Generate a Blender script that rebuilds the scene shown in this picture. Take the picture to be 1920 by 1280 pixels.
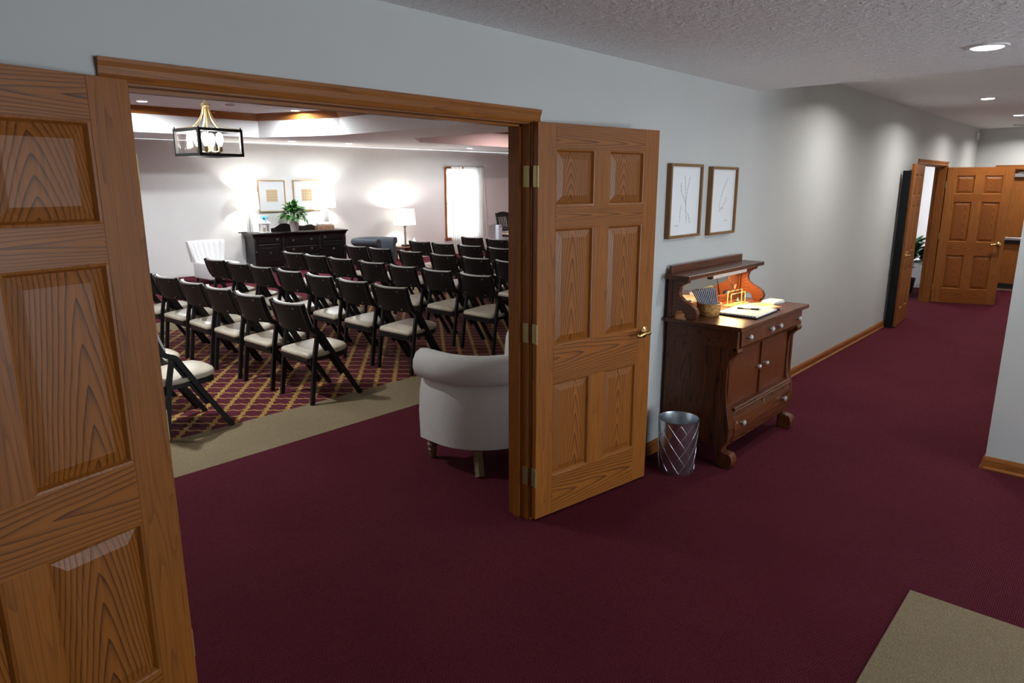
import bpy, bmesh, math, random
from mathutils import Vector, Matrix
R = math.radians
rnd = random.Random(7)
SC = bpy.context.scene
COL = SC.collection
for o in list(bpy.data.objects): bpy.data.objects.remove(o)

# ------------------------------------------------------------------ camera
cd = bpy.data.cameras.new('camera'); cam = bpy.data.objects.new('camera', cd); COL.objects.link(cam)
cd.sensor_width = 36; cd.lens = 1296.34 / 1920 * 36; cd.clip_start = .05; cd.clip_end = 200
PITCH, HEAD = .2247, .7304
fw = Vector((math.cos(PITCH)*math.cos(HEAD), math.cos(PITCH)*math.sin(HEAD), -math.sin(PITCH)))
rt = Vector((math.sin(HEAD), -math.cos(HEAD), 0)); up = rt.cross(fw)
M = Matrix((rt, up, -fw)).transposed().to_4x4(); M.translation = (0, -2.2154, 1.7615)
cam.matrix_world = M
SC.camera = cam

# ------------------------------------------------------------------ world, exposure
SC.view_settings.view_transform = 'Standard'; SC.view_settings.look = 'None'
SC.view_settings.gamma = 1; SC.view_settings.use_curve_mapping = False
SC.view_settings.exposure = 0.0
w = bpy.data.worlds.new('sky'); SC.world = w; w.use_nodes = True
bg = w.node_tree.nodes['Background']; bg.inputs[0].default_value = (.86, .93, 1, 1); bg.inputs[1].default_value = 11.5
SC.cycles.max_bounces = 8; SC.cycles.diffuse_bounces = 5; SC.cycles.glossy_bounces = 3
SC.cycles.transparent_max_bounces = 12; SC.cycles.sample_clamp_indirect = 6; SC.cycles.caustics_reflective = False
SC.cycles.caustics_refractive = False

def light(name, typ, loc, energy, color=(1, 1, 1), rot=None, aim=None, **kw):
    d = bpy.data.lights.new(name, typ); d.energy = energy; d.color = color
    for k, v in kw.items(): setattr(d, k, v)
    o = bpy.data.objects.new(name, d); COL.objects.link(o); o.location = loc
    if rot: o.rotation_euler = rot
    if aim is not None: o.rotation_euler = (Vector(aim) - Vector(loc)).to_track_quat('-Z', 'Y').to_euler()
    return o
def portal(name, loc, aim, sx, sy):
    o = light(name, 'AREA', loc, 1, aim=aim, shape='RECTANGLE', size=sx, size_y=sy); o.data.cycles.is_portal = True
portal('foyer_glazing_offscreen', (3.4, -6.62, 1.2), (3.4, 0, 1.2), 3.0, 2.2)
portal('chapel_window_portal', (12.58, 10.95, 1.3), (12.3, 5, 1.3), 1.1, 1.8)

# ------------------------------------------------------------------ material helpers
def mk(name):
    m = bpy.data.materials.new(name); m.use_nodes = True
    nt = m.node_tree; b = nt.nodes['Principled BSDF']
    return m, nt, b
def N(nt, t, **kw):
    n = nt.nodes.new(t)
    for k, v in kw.items():
        if k.startswith('_'): setattr(n, k[1:], v)
        else: n.inputs[k].default_value = v
    return n
def L(nt, a, b): nt.links.new(a, b)
def math_(nt, op, a, b=None, clamp=False):
    n = nt.nodes.new('ShaderNodeMath'); n.operation = op; n.use_clamp = clamp
    for i, v in enumerate((a, b)):
        if v is None: continue
        if hasattr(v, 'links') or hasattr(v, 'is_linked'): nt.links.new(v, n.inputs[i])
        else: n.inputs[i].default_value = v
    return n.outputs[0]
def ramp(nt, fac, stops):
    n = nt.nodes.new('ShaderNodeValToRGB'); cr = n.color_ramp
    while len(cr.elements) < len(stops): cr.elements.new(.5)
    for e, (p, c) in zip(cr.elements, stops): e.position = p; e.color = (*c, 1)
    nt.links.new(fac, n.inputs[0]); return n.outputs[0]
def bump(nt, b, h, strength, dist=.01):
    n = nt.nodes.new('ShaderNodeBump'); n.inputs['Strength'].default_value = strength; n.inputs['Distance'].default_value = dist
    nt.links.new(h, n.inputs['Height']); nt.links.new(n.outputs[0], b.inputs['Normal'])
def plain(name, col, rough=.5, metal=0, coat=0, spec=None, noise=0, nscale=40, bmp=0):
    m, nt, b = mk(name)
    b.inputs['Base Color'].default_value = (*col, 1); b.inputs['Roughness'].default_value = rough
    b.inputs['Metallic'].default_value = metal; b.inputs['Coat Weight'].default_value = coat
    if spec is not None: b.inputs['Specular IOR Level'].default_value = spec
    if noise or bmp:
        tc = N(nt, 'ShaderNodeTexCoord'); nz = N(nt, 'ShaderNodeTexNoise', Scale=nscale, Detail=3)
        L(nt, tc.outputs['Object'], nz.inputs['Vector'])
        if noise:
            L(nt, ramp(nt, nz.outputs[0], [(.3, tuple(c*(1-noise) for c in col)), (.7, tuple(min(1, c*(1+noise)) for c in col))]), b.inputs['Base Color'])
        if bmp: bump(nt, b, nz.outputs[0], bmp)
    return m
def wood(name, axis, light_, dark, rings=34, rough=.42, coat=.05, fig=1.0, grain=.55, cath=None):
    """fine straight fibre plus dark growth lines: contours of a stretched noise, or arched (cathedral) figure on a board"""
    m, nt, b = mk(name)
    tc = N(nt, 'ShaderNodeTexCoord'); oi = N(nt, 'ShaderNodeObjectInfo')
    off = N(nt, 'ShaderNodeVectorMath', _operation='ADD')
    cmb = N(nt, 'ShaderNodeCombineXYZ')
    for i, k in enumerate((13.0, 29.0, 7.0)): L(nt, math_(nt, 'MULTIPLY', oi.outputs['Random'], k), cmb.inputs[i])
    L(nt, tc.outputs['Object'], off.inputs[0]); L(nt, cmb.outputs[0], off.inputs[1])
    def mapped(k):
        mp = N(nt, 'ShaderNodeMapping'); mp.inputs['Scale'].default_value = {'X': (k, 1, 1), 'Y': (1, k, 1), 'Z': (1, 1, k)}[axis]
        L(nt, off.outputs[0], mp.inputs['Vector']); return mp.outputs[0]
    n1 = N(nt, 'ShaderNodeTexNoise', Scale=9 if cath else 11, Detail=2, Roughness=.5, Distortion=.15); L(nt, mapped(.22 if cath else .05), n1.inputs['Vector'])
    n2 = N(nt, 'ShaderNodeTexNoise', Scale=170, Detail=2, Roughness=.65); L(nt, mapped(.022), n2.inputs['Vector'])
    n3 = N(nt, 'ShaderNodeTexNoise', Scale=5.0, Detail=1); L(nt, mapped(.1), n3.inputs['Vector'])
    if cath:
        sp = N(nt, 'ShaderNodeSeparateXYZ'); L(nt, tc.outputs['Generated'], sp.inputs[0])
        al, ac = (sp.outputs[2], sp.outputs[0]) if axis == 'Z' else (sp.outputs[0], sp.outputs[2])
        xc = math_(nt, 'ADD', .3, math_(nt, 'MULTIPLY', math_(nt, 'FRACT', math_(nt, 'MULTIPLY', oi.outputs['Random'], 37.7)), .4))
        d = math_(nt, 'ABSOLUTE', math_(nt, 'MULTIPLY', math_(nt, 'SUBTRACT', ac, xc), 2))
        F = math_(nt, 'ADD', al, math_(nt, 'MULTIPLY', math_(nt, 'POWER', d, 1.35), 1.7))
        F = math_(nt, 'ADD', F, math_(nt, 'MULTIPLY', n1.outputs[0], cath[1]))
        fr = math_(nt, 'FRACT', math_(nt, 'ADD', math_(nt, 'MULTIPLY', F, cath[0]), oi.outputs['Random']))
    else:
        fr = math_(nt, 'FRACT', math_(nt, 'MULTIPLY', n1.outputs[0], rings * .45))
    line = math_(nt, 'MULTIPLY', math_(nt, 'POWER', fr, 3.6), 1.05 * fig)
    fib = math_(nt, 'MULTIPLY', math_(nt, 'SUBTRACT', n2.outputs[0], .38), grain*1.5)
    tot = math_(nt, 'ADD', line, fib)
    tot = math_(nt, 'ADD', tot, math_(nt, 'MULTIPLY', math_(nt, 'SUBTRACT', n3.outputs[0], .5), .35))
    tot = math_(nt, 'ADD', tot, .12, clamp=True)
    mid = tuple((a*.6 + c*.4) for a, c in zip(light_, dark))
    L(nt, ramp(nt, tot, [(0, light_), (.45, mid), (1, dark)]), b.inputs['Base Color'])
    b.inputs['Roughness'].default_value = rough; b.inputs['Coat Weight'].default_value = coat; b.inputs['Coat Roughness'].default_value = .25; b.inputs['Specular IOR Level'].default_value = .3
    bump(nt, b, tot, .06, .003)
    return m
def emit(name, col, st):
    m, nt, b = mk(name); b.inputs['Base Color'].default_value = (*col, 1)
    b.inputs['Emission Color'].default_value = (*col, 1); b.inputs['Emission Strength'].default_value = st
    return m
MT = {}
OL, OD = (.335, .110, .0145), (.075, .024, .006)
for ax in 'XYZ': MT['oak'+ax] = wood('oak_grain_'+ax, ax, OL, OD, fig=.35)
MT['oakP'] = wood('oak_panel_figure', 'Z', OL, OD, cath=(5, .28), fig=.85); MT['oakR'] = wood('oak_rail_figure', 'X', OL, OD, cath=(3, .55), fig=.85)
TL, TD = (.32, .098, .015), (.075, .022, .006)
MT['trimP'] = wood('oak_far_panel', 'Z', TL, TD, cath=(5, .28)); MT['trimR'] = wood('oak_far_rail', 'X', TL, TD, cath=(3, .5), fig=.7)
for ax in 'XYZ': MT['trim'+ax] = wood('oak_trim_'+ax, ax, (.33, .112, .022), (.085, .025, .007), fig=.4)
SL, SD = (.135, .036, .009), (.024, .007, .003)
for ax in 'XYZ': MT['dark'+ax] = wood('dark_oak_'+ax, ax, SL, SD, rings=46, rough=.38, coat=.2)
MT['burl'] = wood('dark_oak_burl', 'Z', (.15, .040, .011), (.045, .012, .005), rings=60, rough=.34, coat=.25, fig=.7, cath=(11, .5))
MT['black_wood'] = wood('ebonised_wood', 'Z', (.016, .0135, .013), (.007, .006, .006), rings=40, rough=.5, coat=0, fig=.5)
MT['espresso'] = wood('espresso_wood', 'X', (.009, .0062, .006), (.004, .003, .003), rings=30, rough=.36, coat=.1, fig=.5)
MT['wallpaint'] = plain('grey_wall_paint', (.53, .54, .53), .6, noise=.015, nscale=3, bmp=.02)
MT['chapelpaint'] = plain('chapel_wall_paint', (.80, .80, .79), .6, noise=.015, nscale=3)
MT['white'] = plain('white_paint', (.8, .8, .79), .45)
MT['porcelain'] = plain('white_ceramic', (.82, .82, .82), .25, coat=.3)
MT['brass'] = plain('polished_brass', (.78, .56, .22), .18, metal=1)
MT['hinge'] = plain('dull_brass', (.42, .37, .17), .4, metal=.75)
MT['brushgold'] = plain('brushed_gold', (.50, .39, .20), .4, metal=.85)
MT['steel'] = plain('brushed_steel', (.66, .70, .74), .30, metal=1)
MT['bright'] = plain('bright_metal_line', (.9, .92, .95), .12, metal=1)
MT['alu'] = plain('aluminium', (.62, .64, .66), .35, metal=.9)
MT['black'] = plain('matt_black', (.006, .006, .0065), .5)
MT['charcoal'] = plain('charcoal_laminate', (.007, .007, .008), .6, spec=.2)
MT['vinyl'] = plain('cream_vinyl', (.62, .555, .44), .38, noise=.10, nscale=9, bmp=.05)
MT['padwhite'] = plain('white_back_pad', (.88, .87, .84), .4)
MT['paper'] = plain('white_paper', (.82, .84, .86), .6)
MT['mat'] = plain('picture_paper', (.80, .83, .86), .35, coat=.6)
MT['ink'] = plain('pencil_ink', (.26, .27, .28), .7)
MT['greyvelvet'] = plain('slate_velvet', (.062, .075, .098), .75, noise=.2, nscale=30)
MT['leaf'] = plain('glossy_leaf', (.035, .15, .022), .35, noise=.45, nscale=14)
MT['leaf2'] = plain('dark_leaf', (.02, .085, .018), .35, noise=.4, nscale=14)
MT['bow'] = plain('turquoise_ribbon', (.02, .45, .75), .4)
MT['basket'] = plain('woven_basket', (.50, .27, .08), .55, noise=.5, nscale=60, bmp=.5)
MT['boxwood'] = plain('rustic_box_wood', (.32, .19, .11), .6, noise=.35, nscale=25)
MT['framewood'] = wood('walnut_frame', 'Z', (.26, .135, .05), (.09, .04, .015), fig=.5, coat=.1)
MT['golden'] = plain('pale_gold_frame', (.62, .42, .24), .4, metal=.3)
MT['legwood'] = wood('limed_oak', 'Z', (.24, .165, .09), (.10, .065, .035), fig=.5, coat=.05)
MT['glassblack'] = plain('dark_slot', (.004, .004, .004), .6)
MT['cream'] = plain('cream_fabric', (.62, .53, .38), .8)

m, nt, b = mk('clear_glass'); MT['glass'] = m
b.inputs['Base Color'].default_value = (1, 1, 1, 1); b.inputs['Roughness'].default_value = .02; b.inputs['Transmission Weight'].default_value = 1; b.inputs['IOR'].default_value = 1.45
m, nt, b = mk('knob_glass'); MT['crystal'] = m
b.inputs['Base Color'].default_value = (.85, .9, .9, 1); b.inputs['Roughness'].default_value = .05; b.inputs['Metallic'].default_value = .75; b.inputs['Coat Weight'].default_value = 1
m, nt, b = mk('green_glass'); MT['greenglass'] = m
b.inputs['Base Color'].default_value = (.80, .88, .62, 1); b.inputs['Roughness'].default_value = .05; b.inputs['Transmission Weight'].default_value = .85; b.inputs['IOR'].default_value = 1.3
MT['glassedge'] = plain('green_glass_edge', (.40, .50, .22), .12, coat=1)
m, nt, b = mk('mirror'); MT['mirror'] = m
b.inputs['Base Color'].default_value = (.82, .83, .8, 1); b.inputs['Metallic'].default_value = 1; b.inputs['Roughness'].default_value = .03
def pane_mat(name, tint, gl=.06):
    m, nt, b = mk(name); nt.nodes.remove(b)
    t = N(nt, 'ShaderNodeBsdfTransparent'); t.inputs[0].default_value = (*tint, 1)
    g = N(nt, 'ShaderNodeBsdfGlossy'); g.inputs['Roughness'].default_value = .02
    mx = N(nt, 'ShaderNodeMixShader'); mx.inputs[0].default_value = gl
    L(nt, t.outputs[0], mx.inputs[1]); L(nt, g.outputs[0], mx.inputs[2]); L(nt, mx.outputs[0], nt.nodes['Material Output'].inputs[0]); return m
MT['pane'] = pane_mat('window_glass', (.97, .98, .98)); MT['clearpane'] = pane_mat('lantern_glass', (.99, .99, .99), .004); MT['lampglass'] = pane_mat('lamp_column_glass', (.80, .83, .84), .22)
def sheer(name, col, a, tr):
    m, nt, b = mk(name); nt.nodes.remove(b)
    t = N(nt, 'ShaderNodeBsdfTransparent'); d = N(nt, 'ShaderNodeBsdfDiffuse'); d.inputs[0].default_value = (*col, 1)
    tl = N(nt, 'ShaderNodeBsdfTranslucent'); tl.inputs[0].default_value = (*col, 1)
    m1 = N(nt, 'ShaderNodeMixShader'); m1.inputs[0].default_value = tr; L(nt, d.outputs[0], m1.inputs[1]); L(nt, tl.outputs[0], m1.inputs[2])
    m2 = N(nt, 'ShaderNodeMixShader'); m2.inputs[0].default_value = a; L(nt, t.outputs[0], m2.inputs[1]); L(nt, m1.outputs[0], m2.inputs[2])
    L(nt, m2.outputs[0], nt.nodes['Material Output'].inputs[0]); return m
MT['sheer'] = sheer('sheer_curtain', (.86, .86, .83), .90, .38)
m, nt, b = mk('linen_lampshade'); MT['shade'] = m
b.inputs['Base Color'].default_value = (.9, .88, .82, 1); b.inputs['Roughness'].default_value = .8
b.inputs['Emission Color'].default_value = (1, .95, .86, 1); b.inputs['Emission Strength'].default_value = 1.6
MT['bulb'] = emit('lit_bulb', (1, .97, .92), 4.5)
MT['led'] = emit('lit_downlight_lens', (.95, .98, 1), 9)
MT['tube'] = emit('lit_fluorescent_tube', (1, .86, .62), 6)

MT['shadeoff'] = plain('grey_plastic', (.5, .5, .5), .4)
def fabric(name, col, sc=420):
    m, nt, b = mk(name); tc = N(nt, 'ShaderNodeTexCoord')
    a = N(nt, 'ShaderNodeTexNoise', Scale=sc, Detail=2); mp = N(nt, 'ShaderNodeMapping'); mp.inputs['Scale'].default_value = (1, 1, .06)
    L(nt, tc.outputs['Object'], mp.inputs['Vector']); L(nt, mp.outputs[0], a.inputs['Vector'])
    c = N(nt, 'ShaderNodeTexNoise', Scale=sc, Detail=2); mq = N(nt, 'ShaderNodeMapping'); mq.inputs['Scale'].default_value = (.06, .06, 1)
    L(nt, tc.outputs['Object'], mq.inputs['Vector']); L(nt, mq.outputs[0], c.inputs['Vector'])
    s = math_(nt, 'MULTIPLY', math_(nt, 'ADD', a.outputs[0], c.outputs[0]), .5)
    L(nt, ramp(nt, s, [(.35, tuple(x*.86 for x in col)), (.65, col)]), b.inputs['Base Color'])
    b.inputs['Roughness'].default_value = .9; b.inputs['Sheen Weight'].default_value = .15; bump(nt, b, s, .25, .002); return m
MT['linen'] = fabric('oatmeal_linen', (.74, .73, .70)); MT['whitefab'] = fabric('white_channel_fabric', (.82, .82, .82))

def carpet_mat(name, base, speck, tan=False):
    m, nt, b = mk(name); tc = N(nt, 'ShaderNodeTexCoord'); sp = N(nt, 'ShaderNodeSeparateXYZ'); L(nt, tc.outputs['Object'], sp.inputs[0])
    n1 = N(nt, 'ShaderNodeTexNoise', Scale=190 if tan else 260, Detail=3, Roughness=.7); L(nt, tc.outputs['Object'], n1.inputs['Vector'])
    n2 = N(nt, 'ShaderNodeTexNoise', Scale=1.6, Detail=3); L(nt, tc.outputs['Object'], n2.inputs['Vector'])
    if not tan:
        a = math_(nt, 'SINE', math_(nt, 'MULTIPLY', math_(nt, 'ADD', sp.outputs[0], sp.outputs[1]), 6.283/.016))
        c = math_(nt, 'SINE', math_(nt, 'MULTIPLY', math_(nt, 'SUBTRACT', sp.outputs[0], sp.outputs[1]), 6.283/.016))
        dots = math_(nt, 'MULTIPLY', a, c)
        dots = math_(nt, 'MULTIPLY', math_(nt, 'GREATER_THAN', dots, .55), math_(nt, 'GREATER_THAN', n1.outputs[0], .46))
        fac = math_(nt, 'ADD', math_(nt, 'MULTIPLY', dots, .50), math_(nt, 'MULTIPLY', n1.outputs[0], .45))
    else: fac = math_(nt, 'MULTIPLY_ADD', n1.outputs[0], 1.5); fac.node.inputs[2].default_value = -.3
    fac = math_(nt, 'ADD', fac, math_(nt, 'MULTIPLY', math_(nt, 'SUBTRACT', n2.outputs[0], .5), .22), clamp=True)
    L(nt, ramp(nt, fac, [(.05, tuple(x*.62 for x in base)), (.4, base), (.9, speck)]), b.inputs['Base Color'])
    b.inputs['Roughness'].default_value = .95; b.inputs['Specular IOR Level'].default_value = .04
    bump(nt, b, n1.outputs[0], .5, .004); return m
MT['burgundy'] = carpet_mat('burgundy_carpet', (.084, .0106, .0198), (.215, .078, .098))
MT['tan'] = carpet_mat('tan_carpet', (.215, .165, .100), (.36, .30, .20), True)
m, nt, b = mk('trellis_carpet'); MT['trellis'] = m
tc = N(nt, 'ShaderNodeTexCoord'); sp = N(nt, 'ShaderNodeSeparateXYZ'); L(nt, tc.outputs['Object'], sp.inputs[0])
def fam(ang, per, ph, w0, amp):
    d = math_(nt, 'ADD', math_(nt, 'MULTIPLY', sp.outputs[0], -math.sin(ang)), math_(nt, 'MULTIPLY', sp.outputs[1], math.cos(ang)))
    t = math_(nt, 'ADD', math_(nt, 'MULTIPLY', sp.outputs[0], math.cos(ang)), math_(nt, 'MULTIPLY', sp.outputs[1], math.sin(ang)))
    wob = math_(nt, 'MULTIPLY', math_(nt, 'SINE', math_(nt, 'MULTIPLY', t, 6.283/.08)), amp)
    q = math_(nt, 'FRACT', math_(nt, 'ADD', math_(nt, 'DIVIDE', math_(nt, 'ADD', d, wob), per), ph))
    e = math_(nt, 'ABSOLUTE', math_(nt, 'SUBTRACT', q, .5))
    return math_(nt, 'LESS_THAN', e, w0)
nz = N(nt, 'ShaderNodeTexNoise', Scale=300, Detail=2); L(nt, tc.outputs['Object'], nz.inputs['Vector'])
vo = N(nt, 'ShaderNodeTexVoronoi', Scale=75); L(nt, tc.outputs['Object'], vo.inputs['Vector'])
A = fam(R(49), .163, .5, .110, .007); B = fam(R(-48.3), .155, .2, .068, .007)
gold = ramp(nt, vo.outputs['Distance'], [(.0, (.03, .035, .012)), (.22, (.10, .075, .02)), (.34, (.33, .185, .042)), (.8, (.42, .28, .09))])
gold2 = ramp(nt, vo.outputs['Distance'], [(.0, (.20, .085, .03)), (.4, (.37, .215, .07))])
red = ramp(nt, nz.outputs[0], [(.3, (.060, .010, .018)), (.7, (.125, .021, .036))])
mB = N(nt, 'ShaderNodeMix', _data_type='RGBA'); L(nt, B, mB.inputs[0]); L(nt, red, mB.inputs[6]); L(nt, gold2, mB.inputs[7])
mA = N(nt, 'ShaderNodeMix', _data_type='RGBA'); L(nt, A, mA.inputs[0]); L(nt, mB.outputs[2], mA.inputs[6]); L(nt, gold, mA.inputs[7])
L(nt, mA.outputs[2], b.inputs['Base Color']); b.inputs['Roughness'].default_value = .95; b.inputs['Specular IOR Level'].default_value = .15; bump(nt, b, nz.outputs[0], .4, .004)

m, nt, b = mk('knockdown_ceiling'); MT['ceil'] = m
tc = N(nt, 'ShaderNodeTexCoord'); nz = N(nt, 'ShaderNodeTexNoise', Scale=26, Detail=5, Roughness=.62, Distortion=.6); L(nt, tc.outputs['Object'], nz.inputs['Vector'])
b.inputs['Base Color'].default_value = (.9, .9, .91, 1); b.inputs['Roughness'].default_value = .75
bump(nt, b, ramp(nt, nz.outputs[0], [(.45, (0, 0, 0)), (.6, (1, 1, 1))]), .6, .008)
MT['chapelceil'] = plain('chapel_ceiling_paint', (.86, .86, .86), .7, bmp=.05, nscale=50)

# lattice of print lines for cards
def printed(name, base, ink, freq, axis='Z'):
    m, nt, b = mk(name); tc = N(nt, 'ShaderNodeTexCoord'); sp = N(nt, 'ShaderNodeSeparateXYZ'); L(nt, tc.outputs['Object'], sp.inputs[0])
    n = N(nt, 'ShaderNodeTexNoise', Scale=freq*.5, Detail=1); L(nt, tc.outputs['Object'], n.inputs['Vector'])
    q = math_(nt, 'FRACT', math_(nt, 'MULTIPLY', sp.outputs['XYZ'.index(axis)], freq))
    f = math_(nt, 'MULTIPLY', math_(nt, 'GREATER_THAN', q, .6), math_(nt, 'GREATER_THAN', n.outputs[0], .42))
    mx = N(nt, 'ShaderNodeMix', _data_type='RGBA'); L(nt, f, mx.inputs[0]); mx.inputs[6].default_value = (*base, 1); mx.inputs[7].default_value = (*ink, 1)
    L(nt, mx.outputs[2], b.inputs['Base Color']); b.inputs['Roughness'].default_value = .55; return m
MT['card'] = printed('printed_card', (.78, .8, .86), (.13, .17, .30), 90)
MT['guestpage'] = printed('guest_book_page', (.88, .87, .84), (.62, .62, .6), 45, 'Y')
m, nt, b = mk('orange_pamphlet'); MT['pamphlet'] = m
tc = N(nt, 'ShaderNodeTexCoord'); nz = N(nt, 'ShaderNodeTexNoise', Scale=9, Detail=2, Distortion=1); L(nt, tc.outputs['Object'], nz.inputs['Vector'])
L(nt, ramp(nt, nz.outputs[0], [(.3, (.85, .28, .06)), (.45, (.90, .62, .25)), (.6, (.93, .90, .84)), (.75, (.80, .12, .05))]), b.inputs['Base Color'])

# ------------------------------------------------------------------ mesh helpers
def bx(bm, x0, x1, y0, y1, z0, z1, bev=0, seg=1):
    r = bmesh.ops.create_cube(bm, size=1)
    vs = r['verts']
    for v in vs:
        v.co = Vector(((x0+x1)/2 + v.co.x*abs(x1-x0), (y0+y1)/2 + v.co.y*abs(y1-y0), (z0+z1)/2 + v.co.z*abs(z1-z0)))
    if bev:
        es = list({e for v in vs for e in v.link_edges})
        bmesh.ops.bevel(bm, geom=es, offset=bev, segments=seg, affect='EDGES', profile=.5)
def box(*a, **k):
    bm = bmesh.new(); bx(bm, *a, **k); return bm
def prism(pts, a0, a1, axis='X', bm=None, bev=0):
    """extrude 2-D outline; axis X: pts=(y,z), Y: pts=(x,z), Z: pts=(x,y)"""
    bm = bm or bmesh.new()
    def P(p, a): return {'X': (a, p[0], p[1]), 'Y': (p[0], a, p[1]), 'Z': (p[0], p[1], a)}[axis]
    v0 = [bm.verts.new(P(p, a0)) for p in pts]; v1 = [bm.verts.new(P(p, a1)) for p in pts]
    n = len(pts); fs = [bm.faces.new(v0), bm.faces.new(list(reversed(v1)))]
    for i in range(n): fs.append(bm.faces.new((v0[i], v1[i], v1[(i+1) % n], v0[(i+1) % n])))
    bmesh.ops.recalc_face_normals(bm, faces=fs)
    if bev:
        es = [e for f in fs[:2] for e in f.edges]
        bmesh.ops.bevel(bm, geom=list(set(es)), offset=bev, segments=1, affect='EDGES')
    return bm
def lathe(prof, n=24, bm=None, c=(0, 0, 0), cap=True):
    bm = bm or bmesh.new(); rings = []
    for r, z in prof:
        rings.append([bm.verts.new((c[0]+r*math.cos(2*math.pi*i/n), c[1]+r*math.sin(2*math.pi*i/n), c[2]+z)) for i in range(n)])
    fs = []
    for a, b_ in zip(rings, rings[1:]):
        for i in range(n): fs.append(bm.faces.new((a[i], a[(i+1) % n], b_[(i+1) % n], b_[i])))
    if cap:
        if prof[0][0] > 1e-4: fs.append(bm.faces.new(list(reversed(rings[0]))))
        if prof[-1][0] > 1e-4: fs.append(bm.faces.new(rings[-1]))
    return bm
def tube(pts, r, n=8, bm=None, rect=None, side=None, closed=False):
    """sweep a round (r) or rectangular (rect=(w,t), side=width direction) section along pts"""
    bm = bm or bmesh.new(); pts = [Vector(p) for p in pts]; rings = []
    rr = r if isinstance(r, (list, tuple)) else [r]*len(pts); prev = None
    for i, p in enumerate(pts):
        if closed: t = (pts[(i+1) % len(pts)] - pts[i-1]).normalized()
        else: t = (pts[min(i+1, len(pts)-1)] - pts[max(i-1, 0)]).normalized()
        if side is not None: s = Vector(side)
        else:
            s = prev if prev is not None else t.orthogonal()
        s = (s - t*s.dot(t)).normalized(); prev = s; u = t.cross(s)
        if rect:
            a, c = rect[0]/2, rect[1]/2
            rings.append([bm.verts.new(p + s*q*a + u*k*c) for q, k in ((-1, -1), (1, -1), (1, 1), (-1, 1))])
        else:
            rings.append([bm.verts.new(p + (s*math.cos(2*math.pi*k/n) + u*math.sin(2*math.pi*k/n))*rr[i]) for k in range(n)])
    m_ = len(rings[0]); prs = list(zip(rings, rings[1:])) + ([(rings[-1], rings[0])] if closed else []); fs = []
    for a, c in prs:
        for k in range(m_): fs.append(bm.faces.new((a[k], a[(k+1) % m_], c[(k+1) % m_], c[k])))
    if not closed: fs.append(bm.faces.new(list(reversed(rings[0])))); fs.append(bm.faces.new(rings[-1]))
    bmesh.ops.recalc_face_normals(bm, faces=fs)
    return bm
def arc(cx, cy, r, a0, a1, n): return [(cx + r*math.cos(R(a0+(a1-a0)*i/n)), cy + r*math.sin(R(a0+(a1-a0)*i/n))) for i in range(n+1)]
def catmull(pts, k=6):
    P = [Vector(p) for p in pts]; out = []
    for i in range(len(P)-1):
        p0, p1, p2, p3 = P[max(i-1, 0)], P[i], P[i+1], P[min(i+2, len(P)-1)]
        for j in range(k):
            t = j/k
            out.append(.5*((2*p1) + (p2-p0)*t + (2*p0-5*p1+4*p2-p3)*t*t + (3*p1-p0-3*p2+p3)*t**3))
    out.append(P[-1]); return out
def obj(name, bm, mat, parent=None, smooth=False, loc=None, rot=None, **props):
    me = bpy.data.meshes.new(name); bm.to_mesh(me); bm.free()
    me.materials.append(MT[mat] if isinstance(mat, str) else mat)
    if smooth:
        for p in me.polygons: p.use_smooth = True
        if smooth is not True: me.set_sharp_from_angle(angle=R(smooth))
    o = bpy.data.objects.new(name, me); COL.objects.link(o); o.parent = parent
    if loc: o.location = loc
    if rot: o.rotation_euler = rot
    for k, v in props.items(): o[k] = v
    return o
def thing(name, label, cat, loc=(0, 0, 0), rz=0, group=None, kind=None):
    o = bpy.data.objects.new(name, None); COL.objects.link(o); o.location = loc; o.rotation_euler = (0, 0, rz)
    o.empty_display_size = .1; o['label'] = label
    if cat: o['category'] = cat
    if group: o['group'] = group
    if kind: o['kind'] = kind
    return o
def struct(name, label, bm, mat, **k):
    return obj(name, bm, mat, kind='structure', label=label, category=k.pop('cat', name.split('_')[0]), **k)
def copy_tree(o, parent=None):
    c = o.copy(); COL.objects.link(c); c.parent = parent
    for ch in list(o.children): copy_tree(ch, c)
    return c

# ------------------------------------------------------------------ room shell
ZF, ZCOR, ZCH, ZT = 2.42, 2.6465, 2.55, 2.95
XC = 14.2                      # corridor end
X1, X2, Y1 = -3.0, 15.6, 13.0
YB = -6.5
bm = bmesh.new(); bx(bm, X1, X2, YB, Y1, -.06, 0)
floor = struct('floor', 'burgundy carpet with fine pin dots covering foyer, corridor and chapel', bm, 'burgundy')
# chapel carpet inlay: trellis field with tan border strips
obj('carpet_field', box(-1.5, 13.2, 2.62, 6.47, 0, .002), 'trellis', floor)
obj('carpet_border', box(-2.1, 13.8, 1.96, 2.62, 0, .002), 'tan', floor)
obj('carpet_border', box(-2.1, 13.8, 6.47, 7.05, 0, .002), 'tan', floor)
obj('carpet_border', box(13.2, 13.8, 2.62, 6.47, 0, .002), 'tan', floor)
obj('carpet_border', box(-2.1, -1.5, 2.62, 6.47, 0, .002), 'tan', floor)

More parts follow.
